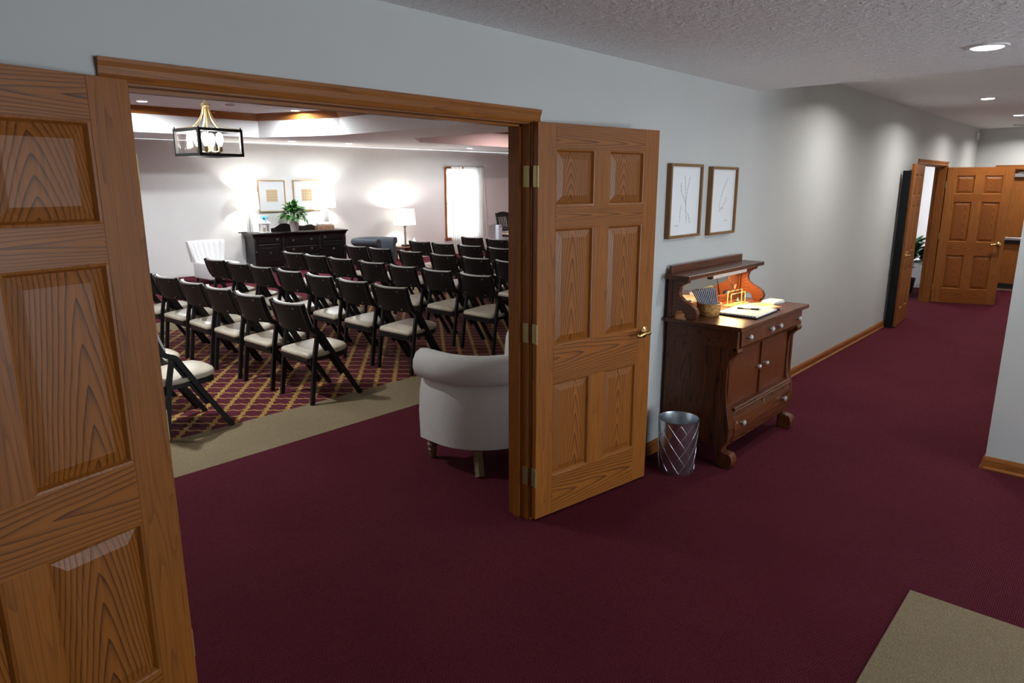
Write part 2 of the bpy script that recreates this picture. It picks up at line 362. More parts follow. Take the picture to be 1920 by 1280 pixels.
# wall between corridor and chapel: openings for the chapel doors and the far double doors
OX0, OX1, OZ = .815, 2.597, 2.045
FX0, FX1, FZ = 10.30, 11.95, 2.0
bm = bmesh.new()
bx(bm, X1, OX0-.018, 0, .13, 0, 2.66); bx(bm, OX0-.018, OX1+.018, 0, .13, OZ+.018, 2.66)
bx(bm, OX1+.018, FX0-.018, 0, .13, 0, 2.66); bx(bm, FX0-.018, FX1+.018, 0, .13, FZ+.018, 2.66); bx(bm, FX1+.018, XC, 0, .13, 0, 2.66)
struct('wall_left', 'long pale grey wall with the chapel double doorway', bm, 'wallpaint')
bm = bmesh.new(); bx(bm, 5.05, XC, -1.86, -1.71, 0, 2.66); bx(bm, 5.05, 5.2, YB, -1.86, 0, 2.66)
struct('wall_right', 'pale grey corridor wall ending in an outside corner', bm, 'wallpaint')
DY0, DY1, DZ = -1.27, -.375, 1.985
bm = bmesh.new(); bx(bm, XC, XC+.14, -1.86, DY0-.018, 0, 2.66); bx(bm, XC, XC+.14, DY1+.018, .13, 0, 2.66); bx(bm, XC, XC+.14, DY0-.018, DY1+.018, DZ+.018, 2.66)
struct('wall_end', 'grey end wall of the corridor', bm, 'wallpaint')
bm = bmesh.new(); bx(bm, X1-.15, X1, YB, Y1, 0, 3.0)
struct('wall_side', 'pale side wall beyond the doors', bm, 'chapelpaint')
bm = bmesh.new()
GX0, GX1, GZ0, GZ1 = 1.9, 4.9, .1, 2.3
bx(bm, X1, GX0, YB-.15, YB, 0, 2.66); bx(bm, GX1, 5.2, YB-.15, YB, 0, 2.66); bx(bm, GX0, GX1, YB-.15, YB, 0, GZ0); bx(bm, GX0, GX1, YB-.15, YB, GZ1, 2.66)
struct('wall_front', 'foyer wall holding the glazed entrance', bm, 'wallpaint')
g = thing('window_2', 'wide glazed entrance with white frame bars', 'window', (0, YB-.08, 0), kind='structure')
for k in range(5):
    xx = GX0 + (GX1-GX0)*k/4; obj('mullion', box(xx-.03, xx+.03, -.03, .03, GZ0, GZ1), 'white', g)
for k in range(4):
    xx = GX0 + (GX1-GX0)*k/4; obj('pane', box(xx+.03, xx+.72, -.004, .004, GZ0, GZ1), 'pane', g)
# ceilings
struct('ceiling', 'textured grey foyer ceiling, dropped below the corridor', box(X1, 5.155, YB, 0, ZF, ZF+.26), 'ceil')
struct('ceiling_corridor', 'higher grey corridor ceiling beyond the drop', box(5.155, XC, -1.71, 0, ZCOR, ZCOR+.1), 'ceil', cat='ceiling')

# chapel shell ---------------------------------------------------------------
TH = -math.atan(.1)
P0 = Vector((9.4, 11.0, 0)); TV = Vector((math.cos(TH), math.sin(TH), 0)); NV = Vector((math.sin(TH), -math.cos(TH), 0))
def bw(s, d=0, z=0): p = P0 + TV*s + NV*d; return (p.x, p.y, z)    # along the rear wall, out from it, up
WS0, WS1, WZ0, WZ1 = 2.63, 3.62, .42, 2.12
bm = bmesh.new()
bx(bm, -12.6, WS0, 0, .15, 0, 3.0); bx(bm, WS1, 6.0, 0, .15, 0, 3.0); bx(bm, WS0, WS1, 0, .15, 0, WZ0); bx(bm, WS0, WS1, 0, .15, WZ1, 3.0)
struct('wall_rear', 'white chapel rear wall with a curtained window', bm, 'chapelpaint', loc=P0, rot=(0, 0, TH))
struct('wall_chapel_end', 'chapel end wall beyond the chairs', box(X2-.15, X2, .13, 11, 0, 3.0), 'chapelpaint', cat='wall')
# office behind the far doors
bm = bmesh.new(); bx(bm, 9.3, 9.4, .13, 3.4, 0, 2.55); bx(bm, 9.3, 15.45, 3.3, 3.4, 0, 2.55)
struct('wall_office', 'white office partition behind the far double doors', bm, 'chapelpaint', cat='wall')
struct('ceiling_office', 'white office ceiling', box(9.4, 15.45, .13, 3.3, 2.5, 2.56), 'chapelceil', cat='ceiling')

def ring_poly(pts): return [Vector((p[0], p[1], 0)) for p in pts]
T1 = [(-1.2, 3.2), (-.2, 2.2), (6.0, 2.2), (7.05, 3.25), (7.05, 7.95), (6.5, 9.62), (-.2, 9.95), (-1.2, 8.9)]
T2 = [(8.42, 4.2), (9.3, 3.5), (13.6, 3.5), (14.4, 4.3), (14.4, 7.8), (13.6, 8.55), (9.36, 8.62), (8.42, 7.69)]
bm = bmesh.new()
def loop(pts, z):
    vs = [bm.verts.new((p[0], p[1], z)) for p in pts]
    return [bm.edges.new((vs[i], vs[(i+1) % len(vs)])) for i in range(len(vs))]
outer = [(X1, .13), (X2-.15, .13), (X2-.15, 10.39), (X1, 12.24)]
es = loop(outer, ZCH) + loop(T1, ZCH) + loop(T2, ZCH)
bmesh.ops.triangle_fill(bm, use_beauty=True, use_dissolve=False, edges=es)
def inside(p, poly):
    c = False; n = len(poly)
    for i in range(n):
        a, d = poly[i], poly[(i+1) % n]
        if (a[1] > p.y) != (d[1] > p.y) and p.x < (d[0]-a[0])*(p.y-a[1])/(d[1]-a[1]) + a[0]: c = not c
    return c
bad = [f for f in bm.faces if inside(f.calc_center_median(), T1) or inside(f.calc_center_median(), T2)]
bmesh.ops.delete(bm, geom=bad, context='FACES_ONLY')
for T in (T1, T2):
    a = [bm.verts.new((p[0], p[1], ZCH)) for p in T]; c = [bm.verts.new((p[0], p[1], ZT)) for p in T]
    for i in range(8): j = (i+1) % 8; bm.faces.new((a[i], a[j], c[j], c[i]))
    bm.faces.new(c)
bmesh.ops.recalc_face_normals(bm, faces=bm.faces[:])
struct('ceiling_chapel', 'white chapel ceiling with two clipped-corner trays', bm, 'chapelceil', cat='ceiling')
for k, T in enumerate((T1, T2)):
    t = thing('trim_%d' % (3+k), 'dark oak crown band round the %s ceiling tray' % ('large' if k == 0 else 'further'), 'trim', kind='structure')
    c = Vector((sum(p[0] for p in T)/8, sum(p[1] for p in T)/8))
    for i in range(8):
        p, q = Vector(T[i]), Vector(T[(i+1) % 8]); d = (q-p).normalized(); n_ = Vector((-d.y, d.x))
        if (c-p).dot(n_) < 0: n_ = -n_
        L_ = (q-p).length; ang = math.atan2(d.y, d.x); sgn = 1 if Vector((-d.y, d.x)).dot(n_) > 0 else -1
        o = obj('crown_board', prism([(0, ZT), (sgn*.06, ZT), (sgn*.05, ZT-.04), (sgn*.02, ZT-.115), (0, ZT-.12)], -.0, L_, 'X'), 'trimX', t, loc=(p.x, p.y, 0), rot=(0, 0, ang))

# chapel doorway: jambs and casings -------------------------------------------
def casing_profile(w): return [(0, 0), (0, -.010), (w*.12, -.014), (w*.3, -.010), (w*.62, -.015), (w*.82, -.020), (w, -.020), (w, 0)]
def doorway(name, label, x0, x1, z1, cw, back=True, mz='oakZ', mx='oakX'):
    t = thing(name, label, 'trim', (0, 0, 0), kind='structure')
    obj('jamb', box(x0-.018, x0, 0, .13, 0, z1), mz, t); obj('jamb', box(x1, x1+.018, 0, .13, 0, z1), mz, t)
    obj('head_jamb', box(x0-.018, x1+.018, 0, .13, z1, z1+.018), mx, t)
    obj('door_stop', box(x0, x0+.011, .052, .09, 0, z1), mz, t); obj('door_stop', box(x1-.011, x1, .052, .09, 0, z1), mz, t)
    obj('door_stop', box(x0, x1, .052, .09, z1-.011, z1), mx, t)
    for side in ((0, 1), (1, 1)) if back else ((0, 1),):
        sg = 1 if side[0] == 0 else -1; yb = 0 if side[0] == 0 else .13
        pr = [(a, yb + sg*c) for a, c in casing_profile(cw)]
        obj('side_casing', prism([(x0-.006-a, c) for a, c in pr], 0, z1+.006, 'Z'), mz, t)
        obj('side_casing', prism([(x1+.006+a, c) for a, c in pr], 0, z1+.006, 'Z'), mz, t)
        obj('head_casing', prism([(c, z1+.006+a) for a, c in pr], x0-.006-cw, x1+.006+cw, 'X'), mx, t)
    return t
doorway('trim_1', 'oak casing and jambs framing the wide chapel doorway', OX0, OX1, OZ-.01, .062)
doorway('trim_2', 'oak casing round the far double doorway in the corridor', FX0, FX1, FZ, .062, mz='trimZ', mx='trimX')

# six-panel oak doors ----------------------------------------------------------
HS = [.0, .213, .213+.52, .213+.52+.197, .213+.52+.197+.6, .213+.52+.197+.6+.108, .213+.52+.197+.6+.108+.275, 2.03]
def six_panel(name, label, wdt, loc, rz, flip=1, hinges=(), lever=None, mats=('oakZ', 'oakR', 'oakP'), hgt=2.03):
    """hinge at local origin, leaf along +X, thickness from y=0 to flip*.04; visible face is y=0"""
    t = thing(name, label, 'door', loc, rz, kind='structure')
    k = hgt/2.03; H = [h*k for h in HS]; st = .118; mu = .108; T_ = .034*flip
    ys = sorted((0, T_)); pw = (wdt - 2*st - mu)/2
    obj('stile', box(0, st, ys[0], ys[1], 0, hgt, bev=.0015), mats[0], t); obj('stile', box(wdt-st, wdt, ys[0], ys[1], 0, hgt, bev=.0015), mats[0], t)
    for a, c in ((0, 1), (2, 3), (4, 5), (6, 7)): obj('rail', box(st, wdt-st, ys[0], ys[1], H[a], H[c]), mats[1], t)
    cols = [(st, st+pw), (st+pw+mu, wdt-st)]
    for a, c in ((1, 2), (3, 4), (5, 6)):
        obj('mullion', box(st+pw, st+pw+mu, ys[0], ys[1], H[a], H[c]), mats[0], t)
        for x0, x1 in cols:
            bm = bmesh.new(); z0, z1 = H[a], H[c]; mid = T_/2
            for sg, ysurf in ((1, 0), (-1, T_)):
                s_ = 1 if (ysurf < mid) else -1
                def rect(i, y): return [bm.verts.new(p) for p in ((x0+i, y, z0+i), (x1-i, y, z0+i), (x1-i, y, z1-i), (x0+i, y, z1-i))]
                r0, r1, r2 = rect(0, ysurf + s_*.0155), rect(.015, ysurf + s_*.0155), rect(.050, ysurf + s_*.005)
                for ra, rb in ((r0, r1), (r1, r2)):
                    for i in range(4): j = (i+1) % 4; bm.faces.new((ra[i], ra[j], rb[j], rb[i]))
                bm.faces.new(r2)
            bmesh.ops.recalc_face_normals(bm, faces=bm.faces[:])
            for f in bm.faces:
                cen = f.calc_center_median()
                if (f.normal.y > 0) == (cen.y < mid) and abs(f.normal.y) > .2: f.normal_flip()
            p = obj('panel', bm, mats[2], t)
            bm = bmesh.new()
            for ysurf in (0, T_):
                s_ = 1 if ysurf < mid else -1; d = .015
                o_ = [(x0, z0), (x1, z0), (x1, z1), (x0, z1)]; i_ = [(x0+d, z0+d), (x1-d, z0+d), (x1-d, z1-d), (x0+d, z1-d)]
                A_ = [bm.verts.new((q[0], ysurf + s_*.001, q[1])) for q in o_]; Mi = [bm.verts.new((q[0]*.5+r_[0]*.5, ysurf + s_*.003, q[1]*.5+r_[1]*.5)) for q, r_ in zip(o_, i_)]
                B_ = [bm.verts.new((q[0], ysurf + s_*.0152, q[1])) for q in i_]
                for ra, rb in ((A_, Mi), (Mi, B_)):
                    for i in range(4): j = (i+1) % 4; bm.faces.new((ra[i], ra[j], rb[j], rb[i]))
            bmesh.ops.recalc_face_normals(bm, faces=bm.faces[:])
            obj('panel_moulding', bm, mats[0], p)
    if lever:
        for sgn in lever:
            ysurf = ys[0] if sgn < 0 else ys[1]; lx, lz = wdt-.065, .91*k
            bm = lathe([(.0, 0), (.032, 0), (.033, .006), (.026, .012), (.013, .02), (.011, .045), (.0, .05)], 20)
            for v in bm.verts: v.co = Vector((lx + v.co.x, ysurf + sgn*v.co.z, lz + v.co.y))
            hd = obj('lever_rose', bm, 'brass', t, smooth=40)
            path = catmull([(lx, ysurf+sgn*.045, lz), (lx-.02, ysurf+sgn*.052, lz+.004), (lx-.06, ysurf+sgn*.052, lz+.002), (lx-.095, ysurf+sgn*.05, lz-.006), (lx-.112, ysurf+sgn*.046, lz+.004)], 4)
            obj('lever', tube(path, [.010]*len(path), 8), 'brass', hd, smooth=True)
    for hz in hinges:
        hz *= k
        bm = bmesh.new(); bx(bm, -.004, .0, ys[0]+.002, ys[1]-.004, hz-.05, hz+.05); h_ = obj('hinge_leaf', bm, 'hinge', t)
        bm = bmesh.new()
        for q in range(5): lathe([(.0062, 0), (.0062, .0185)], 10, bm, (-.006, ys[0]-.004, hz-.05+q*.02))
        obj('hinge_knuckle', bm, 'hinge', h_)
    return t
# chapel doors
six_panel('door_1', 'six-panel oak door swung back beside the white linen chair', .893, (2.602, -.050, .014), R(-8.6), 1, (.235, 1.01, 1.78), (-1, 1))
d2 = six_panel('door_2', 'large six-panel oak door swung back opposite the row of chairs', .893, (.808, -.050, .014), R(180+11.3), -1, (.235, 1.01, 1.78), None)
# jamb-side hinge leaves belong to the doorway
trim1 = bpy.data.objects['trim_1']
for hz in (.249, 1.024, 1.794):
    obj('hinge_leaf', box(OX1-.0015, OX1+.002, -.002, .036, hz-.05, hz+.05), 'hinge', trim1)
# far double doors
six_panel('door_3', 'far oak door standing out square into the corridor', .82, (11.968, -.027, .014), R(-71), 1, (.235, 1.01, 1.78), (-1, 1), ('trimZ', 'trimR', 'trimP'), 1.975)
six_panel('door_4', 'far oak door folded back in front of the tall black panel', .81, (10.30, -.075, .014), R(180+4.4), -1, (.235, 1.01, 1.78), (1, -1), ('trimZ', 'trimR', 'trimP'), 1.975)

# baseboards -------------------------------------------------------------------
BP = [(0, 0), (-.022, 0), (-.024, .008), (-.018, .018), (-.014, .02), (-.014, .062), (-.010, .072), (-.006, .082), (0, .085)]
def baseboard(name, label, x0, x1, y=0):
    o = obj(name, prism([(y+a, z) for a, z in BP], x0, x1, 'X'), 'trimX', kind='structure', label=label, category='baseboard')
baseboard('baseboard_left', 'oak baseboard along the grey corridor wall', OX1+.07, FX0-.07)
baseboard('baseboard_end', 'oak baseboard left of the chapel doorway', X1, OX0-.07)
o = obj('baseboard_right', prism([(5.05+a, z) for a, z in BP], YB, -1.71+.0, 'Y'), 'trimY', kind='structure', label='oak baseboard round the outside wall corner', category='baseboard')
obj('corner_return', prism([(-1.71-a, z) for a, z in BP], 5.05-.022, XC, 'X'), 'trimX', o)

# ------------------------------------------------------------------ recessed downlights
CAN_E = 34
def can(label, x, y, z, r=.075, energy=CAN_E, col=(.92, .97, 1), group='recessed ceiling downlights', spread=172, lens=.8, off=False):
    t = thing('recessed_downlight', label, 'light', (x, y, z), group=group)
    obj('trim_ring', lathe([(r*.8, -.004), (r*.86, -.009), (r*1.05, -.007), (r*1.12, 0), (r*.8, 0), (r*.8, -.004)], 32, cap=False), 'white', t, smooth=40)
    obj('lens', lathe([(0, -.0125), (r*lens*.9, -.0125), (r*lens, -.009), (r*lens, 0)], 32), 'led', t)
    o = light('downlight_lamp_offscreen' if off else 'downlight_lamp', 'AREA', (x, y, z-.018), energy, col, shape='DISK', size=r*1.5); o.data.spread = R(spread)
    return t
CANF, CANC, CANT, CANS = 13, 22, 62, 26
can('recessed downlight in the dropped foyer ceiling', 4.27, -1.53, ZF, .085, CANF, group='foyer and corridor downlights')
for k, xx in enumerate((6.62, 9.14, 11.6, 13.5)):
    can('corridor downlight, %s beyond the ceiling drop' % ('first', 'second', 'third', 'fourth')[k], xx, -.82, ZCOR, .075, CANC, (1, .97, .93), group='foyer and corridor downlights', spread=155, off=k == 3)
# the large tray's downlights: two in view, the rest of its ring outside the picture
for k, (xx, yy) in enumerate(((4.36, 9.03), (6.60, 8.55), (1.5, 8.7), (1.5, 3.4), (-.4, 6))):
    can('downlight in the large ceiling tray, %s' % ('behind the lantern', 'by the clipped corner', 'far from the lantern', 'over the doorway side', 'at the closed end')[k], xx, yy, ZT, .085, CANT, group='chapel tray downlights', off=k > 1)
for k, (xx, yy) in enumerate(((7.37, 10.0), (8.56, 9.85), (11.58, 9.45))):
    can('chapel soffit downlight %s' % ('before the framed prints', 'between the two ceiling trays', 'near the curtained window')[k], xx, yy, ZCH, .075, CANS, group='chapel soffit downlights')
# rosy light on the wall beyond the window and on that tray's oak band
can('rosy downlight in the further ceiling tray', 11.6, 7.4, ZT, .085, 70, (1, .62, .58), group='further tray downlights', off=True)
can('office downlight behind the far double doors', 12.6, 1.6, 2.5, .075, 26, group='office downlights', off=True)

t = thing('smoke_detector', 'round white smoke detector on the ceiling tray behind the lantern', 'smoke detector', (5.45, 8.5, ZT))
obj('housing', lathe([(.075, 0), (.075, -.018), (.055, -.034), (0, -.036)], 28), 'white', t, smooth=40); obj('grille', lathe([(.045, -.0355), (.045, -.039), (0, -.039)], 20), 'alu', t)
t = thing('motion_sensor', 'small white motion sensor high in the corridor corner', 'sensor', (13.96, -.001, 2.46))
obj('sensor_body', box(-.035, .035, -.04, 0, 0, .11, bev=.006), 'white', t); obj('sensor_lens', box(-.02, .02, -.045, -.038, .02, .05), 'shadeoff', t)
t = thing('air_vent', 'small white slatted air vent in the corridor ceiling', 'vent', (13.6, -.62, ZCOR))
obj('vent_frame', box(-.16, .16, -.09, .09, -.008, 0), 'white', t)
for k in range(6): obj('slat', box(-.14, .14, -.07+k*.026, -.058+k*.026, -.014, -.006), 'alu', t)
# ------------------------------------------------------------------ folding chairs
def make_chair():
    t = thing('folding_chair', '', 'chair', group='black folding chairs set out in rows in the chapel')
    W = .235
    for s in (1, -1):
        y = s*W
        path = catmull([(-.035, y, .83), (-.012, y, .74), (.012, y, .67), (.04, y, .615), (.078, y, .594), (.112, y, .578), (.14, y, .535)], 4) + [Vector((.28, y, .30)), Vector((.47, y, 0))]
        obj('front_leg', tube(path, 0, rect=(.024, .036), side=(0, 1, 0)), 'black_wood', t)
        obj('rear_leg', tube([(.088, y, .575), (.055, y, .42), (0, y, 0)], 0, rect=(.024, .034), side=(0, 1, 0)), 'black_wood', t)
        yi = s*(W-.027)
        obj('link_bar', tube([(.085, yi, .575), (.20, yi, .38), (.31, yi, .20)], 0, rect=(.016, .028), side=(0, 1, 0)), 'black_wood', t)
    # curved back: rows of points around an arc, leaning back
    def sheet(z0, z1, off0, off1, wid, name, mat):
        bm = bmesh.new(); n = 12; g = []
        for i in range(n+1):
            a = -1 + 2*i/n; y = a*wid; bow = -.056*(1-a*a)
            row = []
            for z, xo in ((z0, .03), (z1, -.035)):
                for off in (off0, off1): row.append(bm.verts.new((xo + bow + off, y, z - (0 if z == z0 else .006*(1-a*a)))))
            g.append(row)
        for i in range(n):
            a, c = g[i], g[i+1]
            for p, q in ((0, 2), (3, 1), (2, 3), (1, 0)): bm.faces.new((a[p], a[q], c[q], c[p]))
        bm.faces.new((g[0][0], g[0][1], g[0][3], g[0][2])); bm.faces.new((g[-1][0], g[-1][2], g[-1][3], g[-1][1]))
        bmesh.ops.recalc_face_normals(bm, faces=bm.faces[:])
        return obj(name, bm, mat, t, smooth=35)
    sheet(.60, .826, -.008, .006, W-.008, 'back_panel', 'black_wood')
    sheet(.63, .838, .006, .034, W-.014, 'back_pad', 'padwhite')
    # seat cushion, rounded, tapering to the front
    out = [(.0, -.20), (.0, .20)] + [(.03, .215), (.20, .22), (.34, .205), (.40, .17), (.425, .10), (.43, 0), (.425, -.10), (.40, -.17), (.34, -.205), (.20, -.22), (.03, -.215)]
    bm = bmesh.new(); rings = []
    cx = .21
    for sc, z in ((.96, .375), (1, .385), (1, .405), (.97, .418), (.85, .428), (.5, .434)):
        rings.append([bm.verts.new((cx+(p[0]-cx)*sc, p[1]*sc, z + .055*p[0])) for p in out])
    for a, c in zip(rings, rings[1:]):
        for i in range(len(out)): j = (i+1) % len(out); bm.faces.new((a[i], a[j], c[j], c[i]))
    bm.faces.new(rings[-1]); bm.faces.new(list(reversed(rings[0]))); bmesh.ops.recalc_face_normals(bm, faces=bm.faces[:])
    obj('seat', bm, 'vinyl', t, smooth=60)
    obj('seat_frame', prism([(cx+(p[0]-cx)*.97, p[1]*.97) for p in out], .352, .383, 'Z'), 'black_wood', t)
    obj('rear_rail', box(.018, .04, -W+.012, W-.012, .325, .385), 'black_wood', t)
    bm = bmesh.new()
    for yy in (-.15, .15):
        for zz, xo in ((.795, -.026), (.625, .022)):
            a = yy/(W-.008); bx(bm, xo-.056*(1-a*a)-.0115, xo-.056*(1-a*a)-.006, yy-.005, yy+.005, zz-.005, zz+.005)
    obj('back_screws', bm, 'alu', t, kind='stuff')
    return t
rowx = [1.80, 2.92, 4.01, 5.13, 6.32, 7.53, 8.72]
rowy = [[2.86, 3.46], [2.815, 3.425, 4.0, 4.55, 5.15, 5.74], [2.885, 3.47, 4.065, 4.65, 5.24, 5.77, 6.35],
        [2.885, 3.48, 4.055, 4.65, 5.29, 5.87, 6.42], [3.47, 4.06, 4.68, 5.36, 6.04, 6.6], [4.74, 5.39, 6.0, 6.55], [5.92, 6.53]]
first = [1, 1, 1, 1, 2, 4, 6]
rown = ['rearmost row', 'second row from the back', 'third row from the back', 'fourth row from the back', 'fifth row from the back', 'sixth row from the back', 'seventh row from the back']
ordn = ['', 'first', 'second', 'third', 'fourth', 'fifth', 'sixth', 'seventh']
proto = make_chair(); used = False
for r_, xx in enumerate(rowx):
    for k, yy in enumerate(rowy[r_]):
        o = proto if not used else copy_tree(proto); used = True
        o.location = (xx + rnd.uniform(-.012, .012), yy, .0021); o.rotation_euler = (0, 0, R(rnd.uniform(-2, 2)))
        o['label'] = 'black folding chair, cream seat, %s, %s seat from the doorway' % (rown[r_], ordn[first[r_]+k])

# ------------------------------------------------------------------ white linen tub chair
t = thing('tub_armchair', 'oatmeal linen tub chair with rolled back, standing just inside the chapel doorway', 'armchair', (3.205, .85, 0), 0)
def upath(hw, yb, yf, n=20):
    """U in plan: left front -> round back -> right front (opens to +y)"""
    pts = []
    rr = hw
    for i in range(n+1):
        a = math.pi + math.pi*i/n
        x = hw*math.copysign(abs(math.cos(a))**.8, math.cos(a)); y = yb + rr*1.05 + rr*1.05*math.copysign(abs(math.sin(a))**.8, math.sin(a))
        pts.append((x, y))
    return [(-hw, yf)] + pts + [(hw, yf)]
base = [(-.455, .19), (-.462, .10)] + [(.465*math.cos(math.pi+math.pi*i/28), .42*math.sin(math.pi+math.pi*i/28)) for i in range(29)] + [(.462, .10), (.455, .19)]
# section (outward offset, z) from bottom outside, up, over the roll, down inside
sec = [(-.03, .15), (0, .165), (.006, .35), (-.004, .48), (-.02, .555), (-.028, .575), (.005, .572), (.032, .595), (.045, .64), (.042, .685), (.02, .73), (-.02, .752), (-.07, .745), (-.10, .70), (-.115, .60), (-.12, .42), (-.12, .16)]
def sweep_u(base, sec, close_sec=True):
    bm = bmesh.new(); rings = []
    n = len(base)
    for i, p in enumerate(base):
        a, c = base[max(i-1, 0)], base[min(i+1, n-1)]; tx, ty = c[0]-a[0], c[1]-a[1]; l = math.hypot(tx, ty); nx, ny = ty/l, -tx/l
        rings.append([bm.verts.new((p[0]+nx*o_, p[1]+ny*o_, z)) for o_, z in sec])
    m_ = len(sec)
    for a, c in zip(rings, rings[1:]):
        for k in range(m_): bm.faces.new((a[k], a[(k+1) % m_], c[(k+1) % m_], c[k]))
    bm.faces.new(rings[0]); bm.faces.new(list(reversed(rings[-1]))); bmesh.ops.recalc_face_normals(bm, faces=bm.faces[:]); return bm
def fix_u(base):   # outward normal must point away from the centre
    return list(reversed(base))
bt = sweep_u(base, sec)
obj('rolled_back', bt, 'linen', t, smooth=55)
obj('seat_deck', prism([(p[0]*.74, p[1]*.74+.02) for p in base], .16, .30, 'Z', bev=.01), 'linen', t)
bm = prism([(p[0]*.70, p[1]*.70+.06) for p in base], .30, .45, 'Z', bev=.03)
obj('seat_cushion', bm, 'linen', t, smooth=50)
for sx in (-1, 1):
    obj('front_leg', lathe([(.016, 0), (.021, .01), (.025, .03), (.030, .06), (.024, .066), (.033, .08), (.035, .095), (.027, .105), (.037, .125), (.038, .16)], 20, c=(sx*.36, .185, 0)), 'legwood', t, smooth=50)
    pth = [(sx*.385, -.275, 0), (sx*.36, -.24, .08), (sx*.35, -.22, .17)]
    obj('rear_leg', tube(pth, 0, rect=(.042, .04), side=(1, 0, 0)), 'legwood', t)

# ------------------------------------------------------------------ pictures on the corridor wall
def picture(label, x0, x1, z0, z1, y, draw):
    t = thing('framed_print', label, 'picture', ((x0+x1)/2, y, z0), group='framed botanical prints')
    hw, h, f, d = (x1-x0)/2, z1-z0, .017, .034
    for a in ((-hw, -hw+f, 0, h), (hw-f, hw, 0, h)): obj('frame_side', box(a[0], a[1], -d, -.001, a[2], a[3]), 'framewood', t)
    for a in ((0, f), (h-f, h)): obj('frame_side', box(-hw+f, hw-f, -d, -.001, a[0], a[1]), 'framewood', t)
    obj('print_sheet', box(-hw+f, hw-f, -.018, -.004, f, h-f), 'mat', t)
    bm = bmesh.new()
    for st in draw:
        pts = [(p[0]*.41, -.0186, p[1]*.46) for p in st]; c = catmull(pts, 4) if len(pts) > 2 else pts
        tube(c, .0006, 4, bm)
    dots = [p for st in draw for p in st[len(st)//2:]]
    for st in draw:
        for p in catmull([(q[0], 0, q[1]) for q in st], 3)[len(st):]:
            r_ = .0024; x, z = p.x*.41, p.z*.46; sx = rnd.uniform(-.005, .005); sz = rnd.uniform(-.004, .004)
            bx(bm, x+sx-r_*.6, x+sx+r_*.6, -.0192, -.0182, z+sz-r_, z+sz+r_)
    obj('plant_drawing', bm, 'ink', t, kind='stuff')
    return t
D1 = [[(.08, .2), (.06, .35), (.03, .47), (-.08, .58), (-.12, .66), (-.13, .74)], [(.08, .25), (.04, .45), (.02, .6), (.0, .74), (-.03, .84)], [(.08, .25), (.05, .45), (.07, .62), (.1, .72), (.13, .82)], [(.02, .38), (.12, .33), (.16, .28), (.2, .2)], [(-.12, .22), (-.13, .3), (-.1, .44)], [(-.3, .165), (-.25, .168), (-.18, .165)]]
D2 = [[(-.06, .33), (-.1, .42), (-.06, .55), (0, .65), (.08, .74), (.16, .82)], [(-.06, .36), (.02, .42), (.1, .47), (.16, .55)], [(-.1, .34), (-.02, .40), (.04, .38)], [(.1, .2), (.15, .203), (.2, .2)]]
picture('walnut framed print of several slender stems, beside the open oak door', 3.905, 4.325, 1.42, 1.882, 0, D1)
picture('walnut framed print of a single leaning sprig, above the mirrored sideboard', 4.457, 4.862, 1.413, 1.872, 0, D2)

# ------------------------------------------------------------------ mirrored sideboard
SBX = 4.48
t = thing('mirrored_sideboard', 'dark quarter-sawn oak sideboard with scroll feet and a low mirror back', 'sideboard', (SBX, 0, 0))
ZTOP = .92
for s in (-1, 1):
    xa, xb = sorted((s*.525, s*.497))
    side = [(-.026, .0), (-.026, .89), (-.47, .89), (-.47, .19), (-.43, .15), (-.36, .135), (-.20, .155), (-.085, .13), (-.07, .0)]
    obj('side_panel', prism(side, xa, xb, 'X'), 'darkZ', t)
    xa, xb = sorted((s*.535, s*.462))
    front = [(-.515, .775), (-.522, .76), (-.515, .742), (-.49, .725), (-.470, .70), (-.462, .65), (-.462, .52), (-.470, .42), (-.488, .33), (-.500, .26), (-.498, .20), (-.480, .155), (-.462, .125), (-.460, .105)]
    foot = arc(-.478, .052, .052, 60, -150, 12)
    foot = [(-.478 - (q[0]+.478), q[1]) for q in arc(-.478, .052, .055, 55, -130, 12)]
    prof = [(-.42, .775)] + front + [(p[0], max(p[1], 0)) for p in foot] + [(-.425, .01), (-.425, .09), (-.40, .14)]
    obj('scroll_pilaster', prism(prof, xa, xb, 'X', bev=.003), 'darkZ', t)
obj('back_panel', box(-.497, .497, -.035, -.026, .14, .89), 'darkX', t)
obj('drawer_case', box(-.497, .497, -.505, -.05, .775, .893), 'darkX', t)
obj('drawer_case_moulding', prism([(-.508, .765), (-.515, .775), (-.505, .783), (-.49, .783), (-.49, .765)], -.535, .535, 'X'), 'darkX', t)
for s in (-1, 1):
    xa, xb = sorted((s*.505, s*.535)); obj('drawer_case_end', box(xa, xb, -.512, -.05, .775, .893), 'darkX', t)
def knob(par, x, y, z, r=.020):
    bm = lathe([(.0, .0), (.008, 0), (.006, .008), (r*.75, .014), (r, .022), (r*.85, .03), (r*.4, .034), (0, .035)], 8)
    for v in bm.verts: v.co = Vector((x+v.co.x, y-v.co.z, z+v.co.y))
    obj('glass_knob', bm, 'crystal', par)
for s in (-1, 1):
    xa, xb = sorted((s*.004, s*.49))
    d = obj('drawer', box(xa, xb, -.522, -.505, .786, .888, bev=.004), 'burl', t)
    for k in (.07, .41): knob(d, s*k, -.522, .838)
for s in (-1, 1):
    xa, xb = (.03, .45)
    pts = [(.03*s, .385), (.45*s, .385), (.45*s, .715), (.43*s, .75), (.40*s, .762), (.08*s, .762), (.045*s, .75), (.03*s, .725)]
    d = obj('cabinet_door', prism(pts, -.452, -.435, 'Y'), 'burl', t)
    knob(d, s*.062, -.452, .575, .017)
obj('centre_stile', box(-.028, .028, -.465, -.43, .385, .765), 'darkZ', t)
obj('top_rail', box(-.46, .46, -.47, -.43, .745, .775), 'darkX', t)
